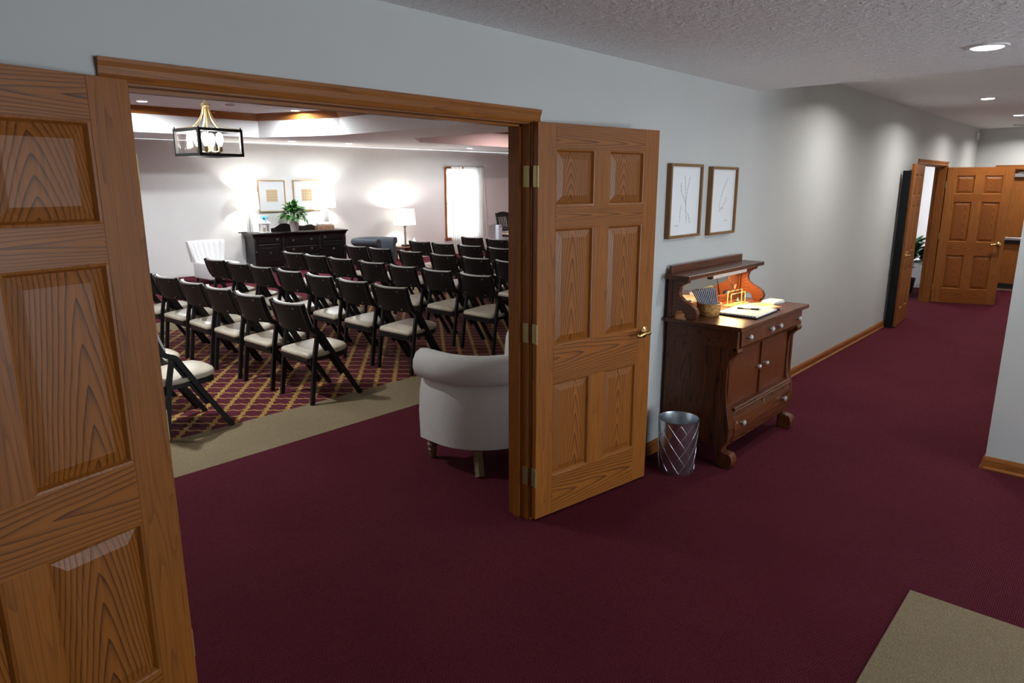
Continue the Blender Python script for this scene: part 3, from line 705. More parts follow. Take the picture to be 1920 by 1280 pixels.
obj('waist_moulding', prism([(-.43, .385), (-.492, .385), (-.50, .378), (-.492, .37), (-.502, .362), (-.43, .36)], -.465, .465, 'X'), 'darkX', t)
prof = [(-.43, .36), (-.478, .36), (-.496, .30), (-.506, .24), (-.50, .19), (-.488, .165), (-.43, .165)]
d = obj('bottom_drawer', prism(prof, -.465, .465, 'X'), 'darkX', t)
knob(d, -.36, -.50, .268); knob(d, .33, -.50, .268)
obj('keyhole_plate', box(-.008, .008, -.497, -.489, .315, .345), 'hinge', d)
obj('bottom_rail', prism([(-.43, .165), (-.492, .165), (-.492, .158), (-.47, .15), (-.455, .118), (-.43, .118)], -.465, .465, 'X'), 'darkX', t)
obj('rear_foot', box(-.52, -.46, -.09, -.03, 0, .13), 'darkZ', t); obj('rear_foot', box(.46, .52, -.09, -.03, 0, .13), 'darkZ', t)
obj('top', box(-.56, .575, -.545, -.026, .893, ZTOP, bev=.004), 'darkX', t)
# mirror back
for s in (-1, 1):
    xa, xb = sorted((s*.475, s*.535)); obj('mirror_post', box(xa, xb, -.06, -.027, ZTOP, 1.175), 'darkZ', t)
    xa, xb = sorted((s*.495, s*.535))
    br = [(-.06, 1.172), (-.150, 1.172), (-.165, 1.163), (-.162, 1.148), (-.135, 1.138), (-.112, 1.118), (-.105, 1.09), (-.112, 1.062), (-.145, 1.035), (-.19, 1.015), (-.225, .99), (-.238, .962), (-.23, .935), (-.21, ZTOP), (-.165, ZTOP), (-.15, .935), (-.147, .955), (-.125, .972), (-.095, .968), (-.085, .94), (-.06, ZTOP)]
    obj('scroll_bracket', prism(br, xa, xb, 'X', bev=.003), 'burl', t)
# frame with round-ended opening, mirror glass behind
bm = bmesh.new()
def ro(w, h, r, cz, n=6):
    pts = []
    for qx, qz, a0 in ((w-r, -h+r, -90), (w-r, h-r, 0), (-w+r, h-r, 90), (-w+r, -h+r, 180)):
        pts += [(qx + r*math.cos(R(a0+90*i/n)), cz + qz + r*math.sin(R(a0+90*i/n))) for i in range(n+1)]
    return pts
inn = ro(.46, .095, .07, 1.068); outp = ro(.478, .124, .004, 1.047)
for y in (-.045, -.03):
    pass
vi = [bm.verts.new((p[0], -.044, p[1])) for p in inn]; vo_ = [bm.verts.new((p[0], -.044, p[1])) for p in outp]; vb = [bm.verts.new((p[0], -.036, p[1])) for p in inn]
for i in range(len(inn)):
    j = (i+1) % len(inn); bm.faces.new((vi[i], vi[j], vo_[j], vo_[i])); bm.faces.new((vb[i], vb[j], vi[j], vi[i]))
bmesh.ops.recalc_face_normals(bm, faces=bm.faces[:])
obj('mirror_frame', bm, 'darkX', t)
obj('mirror', box(-.475, .475, -.037, -.034, .94, 1.17), 'mirror', t)
obj('mirror_back', box(-.475, .475, -.034, -.028, ZTOP, 1.175), 'darkX', t)
obj('shelf', box(-.585, .575, -.195, -.026, 1.172, 1.2, bev=.003), 'darkX', t)
obj('gallery_board', box(-.53, .53, -.042, -.026, 1.2, 1.25, bev=.002), 'darkX', t)
# strip light under the shelf
sl = thing('strip_light', 'slim white strip light under the sideboard shelf', 'light', (SBX, 0, 0))
obj('housing', box(-.11, .43, -.128, -.098, 1.130, 1.173, bev=.004), 'white', sl)
obj('end_cap', box(-.14, -.11, -.128, -.098, 1.132, 1.173), 'black', sl)
obj('tube', tube([(-.10, -.084, 1.156), (.42, -.084, 1.156)], .006, 8), 'tube', sl)
o = light('strip_light_lamp', 'AREA', (SBX+.16, -.113, 1.126), 9.5, (1, .62, .28), rot=(R(-12), 0, 0), shape='RECTANGLE', size=.52, size_y=.02)

# things on the sideboard ------------------------------------------------------
Z = ZTOP + .001
t = thing('card_basket', 'small round woven basket on the sideboard holding printed cards', 'basket', (SBX-.30, -.20, Z))
bm = lathe([(.062, 0), (.07, .01), (.076, .045), (.078, .075), (.080, .078), (.080, .082), (.074, .082), (.072, .05), (.064, .012), (0, .010)], 28); obj('basket_body', bm, 'basket', t, smooth=50)
for k in range(12):
    a = k/11
    o = obj('printed_card', box(-.032, .032, -.0018, .0018, 0, .165), 'card', loc=(SBX-.30-.030*.43+a*.085*.43, -.20+.030*.9-a*.085*.9, Z+.018+.004*a), rot=(R(-30+20*a), 0, R(40)))
    o['label'] = 'white printed card standing fanned in the woven basket'; o['category'] = 'card'; o['group'] = 'printed cards in the basket'
t = thing('guest_book', 'open white guest book lying on the sideboard', 'book', (SBX-.055, -.36, Z), R(2))
obj('cover', box(-.19, .185, -.135, .135, 0, .006), 'black', t); obj('page', box(-.185, .0, -.13, .13, .006, .018, bev=.003), 'guestpage', t); obj('page', box(.0, .18, -.13, .13, .006, .018, bev=.003), 'guestpage', t)
obj('ribbon_clip', tube([(.12, -.128, .0185), (.13, -.14, .022), (.135, -.13, .034)], .0025, 6), 'brass', t)
def pen(label, loc, rz, group='black and clear ballpoint pens'):
    t = thing('ballpoint_pen', label, 'pen', loc, rz, group)
    def cyl(a, c, r0, r1): return tube([(a, 0, .0055), (c, 0, .0055)], [r0, r1], 10)
    obj('grip', cyl(.02, .07, .0055, .0055), 'black', t); obj('tip', cyl(.07, .085, .005, .0012), 'alu', t); obj('barrel', cyl(-.03, .02, .0052, .0052), 'pane2', t); obj('cap', cyl(-.07, -.03, .0055, .005), 'black', t)
MT['pane2'] = plain('clear_pen_barrel', (.6, .6, .58), .2, coat=.5)
pen('black and clear pen lying on the open guest book', (SBX-.03, -.35, Z+.0185), R(-72))
pen('black pen lying beside the orange pamphlet', (SBX+.16, -.42, Z), R(-70))
o = obj('pamphlet', box(-.14, .14, -.10, .10, 0, .0015), 'pamphlet', loc=(SBX+.235, -.29, Z), rot=(0, 0, R(-26))); o['label'] = 'orange and white illustrated pamphlet on the sideboard top'; o['category'] = 'pamphlet'
for k in range(4):
    o = obj('envelope', box(-.075, .075, -.05, .05, 0, .0045), 'paper', loc=(SBX+.46, -.325, Z+k*.0046), rot=(0, 0, R(-8+k*2))); o['label'] = 'white envelope in the low pile on the sideboard'; o['category'] = 'envelope'; o['group'] = 'pile of white envelopes'
t = thing('card_holder', 'green-edged clear glass card holder with a flat base', 'card holder', (SBX+.17, -.16, Z), R(-4))
obj('base', box(-.10, .16, -.035, .03, 0, .008, bev=.002), 'glassedge', t)
for nm, y0, zt in (('front_plate', -.01, .085), ('rear_plate', .016, .10)):
    p = obj(nm, box(-.06, .14, y0-.002, y0+.002, .008, zt), 'clearpane', t)
    for a in ((-.063, -.058, .008, zt), (.138, .143, .008, zt), (-.058, .138, zt-.004, zt+.001)): obj('plate_edge', box(a[0], a[1], y0-.0028, y0+.0028, a[2], a[3]), 'glassedge', p)
t = thing('pen_stand', 'dark pen stand with one slanting pen by the mirror', 'pen stand', (SBX+.35, -.11, Z))
obj('weight', lathe([(0, 0), (.028, 0), (.028, .006), (.014, .016), (.008, .03), (0, .03)], 16), 'black', t, smooth=40)
obj('pen_shaft', tube([(0, 0, .028), (-.13, .03, .19)], [.004, .003], 8), 'black', t)

# ------------------------------------------------------------------ waste bin
t = thing('waste_bin', 'round brushed metal waste bin with etched diamond lines, beside the sideboard', 'bin', (3.735, -.262, 0))
prof = [(0, 0), (.106, 0), (.108, .004), (.125, .336), (.127, .342), (.1235, .342), (.122, .334), (.105, .008), (0, .008)]
obj('body', lathe(prof, 40), 'steel', t, smooth=40)
bm = bmesh.new()
for dr in (1, -1):
    for k in range(10):
        pts = []
        for i in range(25):
            a = 2*math.pi*k/10 + dr*i/24*2*math.pi*.30; z = .012 + .315*i/24; r_ = .108 + (.125-.108)*z/.336 + .0003
            pts.append((r_*math.cos(a), r_*math.sin(a), z))
        tube(pts, .0011, 4, bm)
obj('diamond_lines', bm, 'bright', t, kind='stuff')

# ------------------------------------------------------------------ floor mat bottom right
t = thing('floor_mat', 'plain tan carpet mat lying on the burgundy carpet', 'mat', (2.0, -2.5, 0))
bm = box(-1.2, 1.225, -.9, .80, 0, .004); o = obj('mat_pile', bm, 'tan', t)

# ------------------------------------------------------------------ chandelier lantern
CXY = (2.56, 3.21)
t = thing('lantern_chandelier', 'square black lantern chandelier with brass arms and four bulbs', 'chandelier', (*CXY, 0), R(4.6))
h0, h1, q, f = 1.962, 2.165, .170, .021
for sx in (-1, 1):
    for sy in (-1, 1):
        obj('corner_post', box(sx*q-f/2, sx*q+f/2, sy*q-f/2, sy*q+f/2, h0, h1), 'black', t)
        obj('corner_finial', lathe([(.006, 0), (.006, .006), (.003, .014), (0, .016)], 8, c=(sx*q, sy*q, h1)), 'black', t)
for z in (h0, h1-f):
    for s in (-1, 1):
        obj('frame_bar', box(-q, q, s*q-f/2, s*q+f/2, z, z+f), 'black', t); obj('frame_bar', box(s*q-f/2, s*q+f/2, -q, q, z, z+f), 'black', t)
for k in range(4):
    o = obj('glass_pane', box(-q, q, -q-.001, -q+.001, h0+f, h1-f), 'clearpane', t, rot=(0, 0, R(90*k)))
for k in range(6):
    a = R(60*k+18); d_ = (math.cos(a), math.sin(a)); m_ = max(abs(d_[0]), abs(d_[1])); rr = q/m_*.985
    path = catmull([(d_[0]*.024, d_[1]*.024, 2.345), (d_[0]*.030, d_[1]*.030, 2.30), (d_[0]*.050, d_[1]*.050, 2.248), (d_[0]*.085, d_[1]*.085, 2.205), (d_[0]*.13, d_[1]*.13, 2.18), (d_[0]*rr, d_[1]*rr, h1+.004)], 5)
    obj('brass_arm', tube(path, 0, rect=(.010, .004), side=(-d_[1], d_[0], 0)), 'brushgold', t)
obj('crown', lathe([(.028, 2.333), (.032, 2.338), (.032, 2.348), (.018, 2.362), (.006, 2.37), (.006, 2.382), (0, 2.384)], 20), 'brushgold', t, smooth=40)
obj('centre_rod', tube([(0, 0, 2.34), (0, 0, 1.99)], .005, 8), 'brushgold', t)
obj('hub', lathe([(0, 1.995), (.02, 1.995), (.024, 2.003), (.02, 2.011), (0, 2.011)], 16), 'brushgold', t)
for k in range(4):
    a = R(90*k+45); x, y = .082*math.cos(a), .082*math.sin(a)
    obj('candle_arm', tube([(0, 0, 2.003), (x*.6, y*.6, 1.998), (x, y, 2.006)], .004, 6), 'brushgold', t)
    s_ = obj('socket', lathe([(.003, 1.995), (.012, 2.0), (.015, 2.004), (.015, 2.038), (.0, 2.038)], 16, c=(x, y, 0)), 'brushgold', t, smooth=40)
    obj('bulb', lathe([(.010, 2.038), (.014, 2.045), (.025, 2.072), (.029, 2.10), (.022, 2.128), (.010, 2.142), (0, 2.144)], 16, c=(x, y, 0)), 'bulb', s_, smooth=True)
bm = bmesh.new()
for k in range(16):
    zc = 2.397 + k*.034; pts = [((.009*math.cos(u) if k % 2 else 0), (0 if k % 2 else .009*math.cos(u)), zc + .02*math.sin(u)) for u in [2*math.pi*i/10 for i in range(10)]]
    tube(pts, .0025, 5, bm, closed=True)
obj('chain', bm, 'black', t)
obj('ceiling_canopy', lathe([(0, ZT-.03), (.03, ZT-.03), (.06, ZT-.005), (.06, ZT), (0, ZT)], 20), 'brushgold', t)
light('chandelier_lamp', 'POINT', (*CXY, 2.10), 34, (1, .95, .88), shadow_soft_size=.08)

# ------------------------------------------------------------------ along the chapel rear wall (wall-aligned local frames)
def wthing(name, label, cat, s, d, z=0, turn=0, group=None): return thing(name, label, cat, bw(s, d, z), TH+R(turn), group)
# in these frames +x runs along the wall to the right, -y comes out into the room
# black buffet
t = wthing('buffet_cabinet', 'long black carved buffet cabinet against the white rear wall', 'buffet', -1.50, 0)
BW, BD, BH = 1.06, .52, .79
obj('body', box(-BW+.05, BW-.05, -BD+.04, -.01, .09, BH-.03), 'espresso', t)
obj('top', box(-BW, BW, -BD, -.005, BH-.03, BH, bev=.006), 'espresso', t)
obj('top_moulding', prism([(-BD+.04, BH-.075), (-BD+.012, BH-.03), (-.02, BH-.03), (-.02, BH-.075)], -BW+.03, BW-.03, 'X'), 'espresso', t)
obj('plinth', box(-BW+.02, BW-.02, -BD+.01, -.01, .0, .10, bev=.006), 'espresso', t)
for x in (-BW+.08, -.40, .40, BW-.08):
    obj('turned_column', lathe([(.03, .10), (.032, .13), (.02, .15), (.028, .22), (.032, .32), (.022, .40), (.034, .42), (.022, .44), (.03, .55), (.034, .64), (.02, .68), (.032, .70), (.03, BH-.075)], 14, c=(x, -BD+.045, 0)), 'espresso', t, smooth=40)
def ring(par, x, y, z, r=.018): obj('ring_pull', tube([(x + r*math.sin(a), y-.006, z - r*math.cos(a)) for a in [2*math.pi*i/12 for i in range(12)]], .003, 5, closed=True), 'alu', par)
for x0, x1 in ((-.94, -.46), (.46, .94)):
    d_ = obj('cabinet_door', box(x0, x1, -BD+.03, -BD+.05, .14, .57, bev=.008), 'espresso', t); obj('door_field', box(x0+.07, x1-.07, -BD+.024, -BD+.032, .21, .50, bev=.006), 'espresso', d_); ring(d_, (x0+x1)/2, -BD+.022, .40)
    d_ = obj('drawer', box(x0, x1, -BD+.03, -BD+.05, .59, .70, bev=.008), 'espresso', t); ring(d_, x0+.40 if x0 < 0 else x0+.05, -BD+.028, .66)
for z0, z1 in ((.14, .32), (.34, .50), (.52, .70)):
    d_ = obj('drawer', box(-.36, .36, -BD+.03, -BD+.05, z0, z1, bev=.008), 'espresso', t)
    for x in (-.2, .2): ring(d_, x, -BD+.028, (z0+z1)/2+.02)
gal = [(-.62, BH), (.70, BH), (.70, BH+.05), (.56, BH+.055), (.50, BH+.09), (.44, BH+.115), (.36, BH+.11), (.28, BH+.09), (.10, BH+.10), (-.02, BH+.12), (-.12, BH+.155), (-.24, BH+.15), (-.30, BH+.115), (-.38, BH+.07), (-.62, BH+.055)]
obj('carved_gallery', prism(gal, -.05, -.02, 'Y'), 'espresso', t)
# two glass column lamps
def column_lamp(label, s, d, z0):
    t = wthing('column_lamp', label, 'lamp', s, d, z0, 0, 'glass column lamps on the buffet')
    obj('foot', lathe([(0, 0), (.075, 0), (.075, .012), (.062, .02), (0, .02)], 24), 'lampglass', t)
    obj('column', lathe([(.056, .02), (.056, .395), (.05, .40), (0, .40)], 24), 'lampglass', t, smooth=40)
    obj('stem', tube([(0, 0, .02), (0, 0, .50)], .006, 8), 'alu', t)
    obj('collar', lathe([(.02, .40), (.02, .43), (.01, .44), (0, .44)], 12), 'alu', t)
    obj('shade', lathe([(.205, .47), (.195, .80), (.192, .80), (.202, .47)], 40, cap=False), 'shade', t, smooth=40)
    obj('bulb', lathe([(.0, .53), (.012, .53), (.03, .59), (.026, .62), (0, .64)], 12), 'bulb', t)
    light('column_lamp_lamp', 'POINT', bw(s, d, z0+.62), 50, (1, .95, .88), shadow_soft_size=.05)
column_lamp('glass column lamp with white drum shade beside the lantern, on the buffet', -2.47, .24, BH+.001)
column_lamp('glass column lamp with white drum shade by the flat wooden box, on the buffet', -.79, .24, BH+.001)
# framed pair
for k, (s0, s1, z0, z1) in enumerate(((-2.16, -1.58, 1.19, 1.83), (-1.40, -.80, 1.195, 1.835))):
    t = wthing('gold_framed_print', 'pale gold framed square print on the rear wall, %s' % ('nearer the white channel-back chair' if k == 0 else 'nearer the grey armchair'), 'picture', (s0+s1)/2, 0, z0)
    hw, h, fr = (s1-s0)/2, z1-z0, .022
    for a in (-1, 1): xa, xb = sorted((a*hw, a*(hw-fr))); obj('frame_side', box(xa, xb, -.03, -.002, 0, h), 'golden', t)
    for a in (0, h-fr): obj('frame_side', box(-hw+fr, hw-fr, -.03, -.002, a, a+fr), 'golden', t)
    obj('mount', box(-hw+fr, hw-fr, -.016, -.002, fr, h-fr), 'mat', t)
    art = obj('square_print', box(-.12, .12, -.018, -.016, .2, .45), 'cream', t)
    bm = bmesh.new()
    for i in range(4):
        for j in range(4): bx(bm, -.10+i*.054, -.062+i*.054, -.0195, -.018, .22+j*.056, .258+j*.056)
    obj('print_pattern', bm, 'golden', art, kind='stuff')
# white lantern with bow
t = wthing('white_candle_lantern', 'small white candle lantern topped with a turquoise bow, on the buffet', 'lantern', -2.21, .33, BH+.001)
obj('base', box(-.105, .105, -.08, .08, 0, .02, bev=.004), 'white', t)
for sx in (-1, 1):
    for sy in (-1, 1): obj('post', box(sx*.08-.014, sx*.08+.014, sy*.06-.014, sy*.06+.014, .02, .19), 'white', t)
for k, (x, y, rz) in enumerate(((0, -.06, 0), (0, .06, 0), (-.08, 0, 90), (.08, 0, 90))):
    ww = .07 if rz == 0 else .05
    obj('cross_bar', box(x-(ww if rz == 0 else .006), x+(ww if rz == 0 else .006), y-(.006 if rz == 0 else ww), y+(.006 if rz == 0 else ww), .15, .19), 'white', t)
    obj('cross_bar', box(x-(.006), x+(.006), y-.006, y+.006, .02, .15), 'white', t)
bm = bmesh.new()
v = [bm.verts.new(p) for p in ((-.105, -.085, .19), (.105, -.085, .19), (.105, .085, .19), (-.105, .085, .19), (-.03, 0, .27), (.03, 0, .27))]
for f_ in ((0, 1, 5, 4), (2, 3, 4, 5), (1, 2, 5), (3, 0, 4), (3, 2, 1, 0)): bm.faces.new([v[i] for i in f_])
obj('roof', bm, 'white', t); obj('candle', lathe([(.03, .02), (.03, .10), (0, .10)], 14), 'cream', t)
bw_ = obj('bow', lathe([(0, .265), (.018, .27), (.018, .295), (0, .30)], 10), 'bow', t)
for k in range(6):
    a = R(60*k); d_ = Vector((math.cos(a), math.sin(a)*.7, 0)); c = Vector((0, 0, .285))
    pts = [c, c+d_*.03+Vector((0, 0, .03)), c+d_*.065+Vector((0, 0, .035)), c+d_*.07+Vector((0, 0, .01)), c+d_*.03+Vector((0, 0, -.01)), c]
    obj('bow_loop', tube(catmull(pts, 3), 0, rect=(.024, .003), side=(-d_.y, d_.x, .2)), 'bow', bw_)
obj('bow_tail', tube([(0, -.03, .28), (.0, -.07, .25), (.006, -.088, .20)], 0, rect=(.022, .002), side=(1, 0, 0)), 'bow', bw_)
# peace lily in white pot
def leaf_mesh(L_, w_, droop, n=5):
    bm = bmesh.new(); prev = None
    for i in range(n+1):
        u = i/n; x = L_*u; z = L_*(.55*u - droop*u*u); hw = w_*math.sin(math.pi*min(1, .08+.92*u)**.8)*.5 + .001
        row = [bm.verts.new((x, -hw, z+.25*hw)), bm.verts.new((x, 0, z)), bm.verts.new((x, hw, z+.25*hw))]
        if prev:
            for k in range(2): bm.faces.new((prev[k], prev[k+1], row[k+1], row[k]))
        prev = row
    return bm
def lily(root, z0, n, spread, hgt, Ls, mat, seed, flowers=0):
    rr = random.Random(seed)
    base_l = [leaf_mesh(Ls, Ls*.44, .5), leaf_mesh(Ls*1.15, Ls*.40, .95), leaf_mesh(Ls*.8, Ls*.44, .2)]
    mes = []
    for b_ in base_l:
        me = bpy.data.meshes.new('leaf'); b_.to_mesh(me); b_.free(); me.materials.append(MT[mat]); mes.append(me)
        for p in me.polygons: p.use_smooth = True
    for k in range(n):
        a = rr.uniform(0, 2*math.pi); q_ = rr.random()**.6; r_ = spread*.45*q_; zz = z0 + hgt*(1-.75*q_*q_)*rr.uniform(.5, 1)
        o = bpy.data.objects.new('leaf', mes[k % 3]); COL.objects.link(o); o.parent = root
        o.location = (r_*math.cos(a), r_*math.sin(a), zz); o.rotation_euler = (rr.uniform(-.4, .4), R(-55+75*q_)+rr.uniform(-.3, .3), a + rr.uniform(-.5, .5))
    bm = bmesh.new()
    for k in range(14):
        a = rr.uniform(0, 2*math.pi); r_ = spread*.3*rr.random(); tube([(0, 0, z0-.03), (r_*.4*math.cos(a), r_*.4*math.sin(a), z0+hgt*.3), (r_*math.cos(a), r_*math.sin(a), z0+hgt*.8)], .003, 5, bm)
    obj('stems', bm, mat, root, kind='stuff')
t = wthing('potted_peace_lily', 'leafy peace lily in a white pot standing on the buffet', 'plant', -1.60, .38, BH+.001)
obj('pot', lathe([(0, 0), (.07, 0), (.075, .01), (.098, .20), (.10, .205), (.092, .205), (.088, .19), (0, .19)], 28), 'porcelain', t, smooth=40)
obj('soil', lathe([(0, .192), (.09, .192), (.088, .18)], 20), 'black', t)
lily(t, .22, 110, .40, .34, .165, 'leaf', 3)
for k in range(5):
    a = 1.3*k; bm = leaf_mesh(.12, .10, .3); obj('white_wrap', bm, 'paper', t, smooth=True, loc=(.07*math.cos(a), .07*math.sin(a), .20), rot=(0, R(-20), a))
for k, (x, y, z) in enumerate(((-.06, -.04, .52), (.02, -.06, .44), (-.02, 0, .40))):
    obj('flower', lathe([(0, 0), (.016, .012), (.02, .03), (.008, .055), (0, .06)], 8, c=(x, y, z)), 'cream', t, smooth=True)
# flat wooden box with tissue
t = wthing('tissue_box', 'rustic wooden box with white tissue on top, on the buffet', 'box', -.90, .34, BH+.001)
obj('box_body', box(-.19, .19, -.075, .075, 0, .10, bev=.003), 'boxwood', t); bm = bmesh.new(); r2 = random.Random(4)
for k in range(9): lathe([(0, .10), (.045, .10), (.05, .13), (.03, .155+.02*r2.random()), (0, .16)], 7, bm, (-.14+.035*k, r2.uniform(-.02, .02), 0))
obj('tissue', bm, 'paper', t, smooth=True)
o = obj('remote_control', box(-.09, .09, -.025, .025, 0, .02, bev=.004), 'black', loc=bw(-2.58, .12, BH+.001), rot=(0, 0, TH+.2)); o['label'] = 'small black box at the lamp end of the buffet'; o['category'] = 'device'

# white channel-back slipper chair
t = wthing('slipper_chair', 'white channel-back slipper chair standing alone by the rear wall', 'armchair', -3.50, 1.12, 0, 8)
bm = bmesh.new(); n = 42; g = []
for i in range(n+1):
    a = -1 + 2*i/n; x_ = a; ch = .024*abs(math.sin(math.pi*3.5*(a+1)))
    rowv = []
    for j in range(7):
        u = j/6; hw = .275 + .075*u**.7; z = .36 + (.36 - .0*abs(a))*u; yy = .27 + .12*u - .10*a*a*(.4+.6*u) - ch
        rowv.append(bm.verts.new((x_*hw, yy - .0, z)))
    top = rowv[-1].co; rowv.append(bm.verts.new((top.x, top.y+.04, top.z+.025))); rowv.append(bm.verts.new((top.x*.99, top.y+.10, top.z)))
    rowv.append(bm.verts.new((top.x*.85, top.y+.06, .36)))
    g.append(rowv)
for a, c in zip(g, g[1:]):
    for k in range(len(a)-1): bm.faces.new((a[k], a[k+1], c[k+1], c[k]))
bm.faces.new(g[0]); bm.faces.new(list(reversed(g[-1]))); bmesh.ops.recalc_face_normals(bm, faces=bm.faces[:])
obj('channel_back', bm, 'whitefab', t, smooth=60)
obj('seat', box(-.29, .29, -.33, .30, .075, .37, bev=.03, seg=3), 'whitefab', t, smooth=50)
for sx in (-1, 1):
    for sy in (-.28, .25): obj('leg', lathe([(.018, 0), (.022, .08), (0, .08)], 10, c=(sx*.25, sy, 0)), 'black_wood', t)

# grey roll-arm armchair
t = wthing('roll_arm_chair', 'slate grey velvet roll-arm armchair in front of the rear wall', 'armchair', -.38, 1.42, 0, 28)
base2 = upath(.36, -.36, .33)
base2 = [(-p[0], -p[1]) for p in base2]
sec2 = [(-.03, .12), (0, .14), (.0, .48), (-.005, .52), (.03, .515), (.06, .54), (.075, .585), (.06, .635), (.02, .655), (-.04, .655), (-.09, .63), (-.11, .57), (-.12, .40), (-.12, .13)]
obj('rolled_arms', sweep_u(base2, sec2), 'greyvelvet', t, smooth=55)
obj('seat_cushion', prism([(p[0]*.70, p[1]*.70-.04) for p in base2], .14, .42, 'Z', bev=.03), 'greyvelvet', t, smooth=50)
for sx in (-1, 1):
    for sy in (-.24, .24): obj('leg', lathe([(.016, 0), (.024, .13), (0, .13)], 10, c=(sx*.26, sy, 0)), 'black_wood', t)
# side table, lamp, tissue
t = wthing('side_table', 'small dark side table carrying the brass lamp', 'table', 1.14, .47)
obj('table_top', box(-.27, .27, -.22, .22, .305, .33, bev=.004), 'darkX', t); obj('apron', box(-.24, .24, -.19, .19, .24, .305), 'darkX', t)
for sx in (-1, 1):
    for sy in (-1, 1): obj('leg', box(sx*.22-.018, sx*.22+.018, sy*.17-.018, sy*.17+.018, 0, .25), 'darkZ', t)
t = wthing('table_lamp', 'brass stem table lamp with white tapered shade on the dark side table', 'lamp', 1.08, .43, .331)
obj('base', box(-.07, .07, -.07, .07, 0, .04, bev=.004), 'black', t); obj('stem', tube([(0, 0, .04), (0, 0, .56)], .012, 10), 'brushgold', t)
obj('glass_sleeve', lathe([(.027, .05), (.027, .43), (.022, .44)], 14, cap=False), 'lampglass', t); obj('collar', lathe([(0, .44), (.036, .44), (.036, .47), (0, .47)], 14), 'black', t)
obj('shade', lathe([(.255, .50), (.222, .852), (.219, .852), (.252, .50)], 40, cap=False), 'shade', t, smooth=40); obj('bulb', lathe([(.0, .58), (.012, .58), (.03, .64), (.026, .68), (0, .70)], 12), 'bulb', t)
light('table_lamp_lamp', 'POINT', bw(1.08, .43, .331+.79), 34, (1, .95, .88), shadow_soft_size=.05)
t = wthing('tissue_cube', 'pale blue tissue box with a tissue pulled up, on the dark side table', 'box', 1.30, .47, .331)
obj('carton', box(-.075, .075, -.07, .07, 0, .10, bev=.003), plain('pale_blue_card', (.62, .74, .85), .5), t); obj('tissue', lathe([(.035, .10), (.045, .12), (.02, .16), (.006, .19), (0, .19)], 7), 'paper', t)

# window with casing, sheer curtain, rod
g = thing('window_1', 'tall window in the rear wall behind sheer curtains', 'window', P0, TH, kind='structure')
for s, e in ((WS0-.06, WS0), (WS1, WS1+.06)): obj('side_casing', box(s, e, -.02, 0, WZ0-.06, WZ1+.06), 'trimZ', g)
obj('head_casing', box(WS0, WS1, -.02, 0, WZ1, WZ1+.06), 'trimX', g); obj('sill', box(WS0-.08, WS1+.08, -.05, .1, WZ0-.04, WZ0), 'trimX', g)
for s, e in ((WS0, WS0+.04), (WS1-.04, WS1)): obj('sash_stile', box(s, e, .04, .09, WZ0, WZ1), 'white', g)
for z in (WZ0, (WZ0+WZ1)/2-.02, WZ1-.04): obj('sash_rail', box(WS0+.04, WS1-.04, .04, .09, z, z+.04), 'white', g)
for z in (WZ0+.04, (WZ0+WZ1)/2+.02): obj('pane', box(WS0+.04, WS1-.04, .06, .066, z, z+.80), 'pane', g)
t = wthing('curtain_rod', 'white curtain rod with glass ball finials above the window', 'curtain rod', (WS0+WS1)/2+.06, .09, 2.175)
obj('rod', tube([(-.64, 0, 0), (.60, 0, 0)], .010, 10), 'alu', t)
for s in (-.66, .62): obj('finial', lathe([(0, -.028), (.02, -.02), (.028, 0), (.02, .02), (0, .028)], 12, c=(s, 0, 0)), 'crystal', t, smooth=True)
for s in (-.56, .54): obj('bracket', box(s-.008, s+.008, 0, .088, -.008, .008), 'alu', t)
def curtain(label, s0, s1, folds, seed, flare=0):
    bm = bmesh.new(); n = folds*10; rr = random.Random(seed); ph = rr.random()*6
    cols = []
    for i in range(n+1):
        u = i/n; s = s0 + (s1-s0)*u
        col = []
        for j in range(9):
            v = j/8; z = 2.163 - 2.14*v; am = .012 + .030*min(1, v*2)
            col.append(bm.verts.new((s + flare*u*v + .01*math.sin(u*31+v*3), -.095 + am*math.sin(2*math.pi*folds*u+ph+.6*math.sin(5*u)) , z)))
        cols.append(col)
    for a, c in zip(cols, cols[1:]):
        for k in range(8): bm.faces.new((a[k], a[k+1], c[k+1], c[k]))
    o = obj('sheer_curtain', bm, 'sheer', loc=P0, rot=(0, 0, TH), smooth=True); o['label'] = label; o['category'] = 'curtain'; o['group'] = 'sheer window curtains'
curtain('white sheer curtain panel gathered on the side of the table lamp', WS0+.10, WS0+.44, 8, 1, 0)
curtain('white sheer curtain panel spread on the side of the slat-back chair', WS0+.47, WS1+.14, 11, 2, .10)
# slat-back wooden chair
t = wthing('slat_back_chair', 'dark slat-back wooden chair with cream seat pad beyond the window', 'chair', 4.12, .75, 0, 12)
for sx in (-1, 1):
    obj('back_post', tube([(sx*.24, .20, 0), (sx*.24, .20, .50), (sx*.245, .30, 1.02)], 0, rect=(.035, .03), side=(1, 0, 0)), 'espresso', t); obj('front_leg', box(sx*.24-.02, sx*.24+.02, -.25, -.21, 0, .46), 'espresso', t)
    obj('arm_rest', box(sx*.26-.03, sx*.26+.03, -.24, .24, .66, .685), 'espresso', t); obj('arm_post', box(sx*.25-.015, sx*.25+.015, -.22, -.19, .46, .66), 'espresso', t)
obj('crest_rail', prism([(-.265, .92), (-.26, 1.01), (-.13, 1.04), (0, 1.05), (.13, 1.04), (.26, 1.01), (.265, .92)], .265, .29, 'Y'), 'espresso', t); obj('lower_rail', box(-.23, .23, .215, .24, .56, .61), 'espresso', t)
for k in range(6): obj('back_slat', tube([(-.18+.072*k, .225, .59), (-.18+.072*k, .28, .93)], 0, rect=(.034, .010), side=(1, 0, 0)), 'espresso', t)
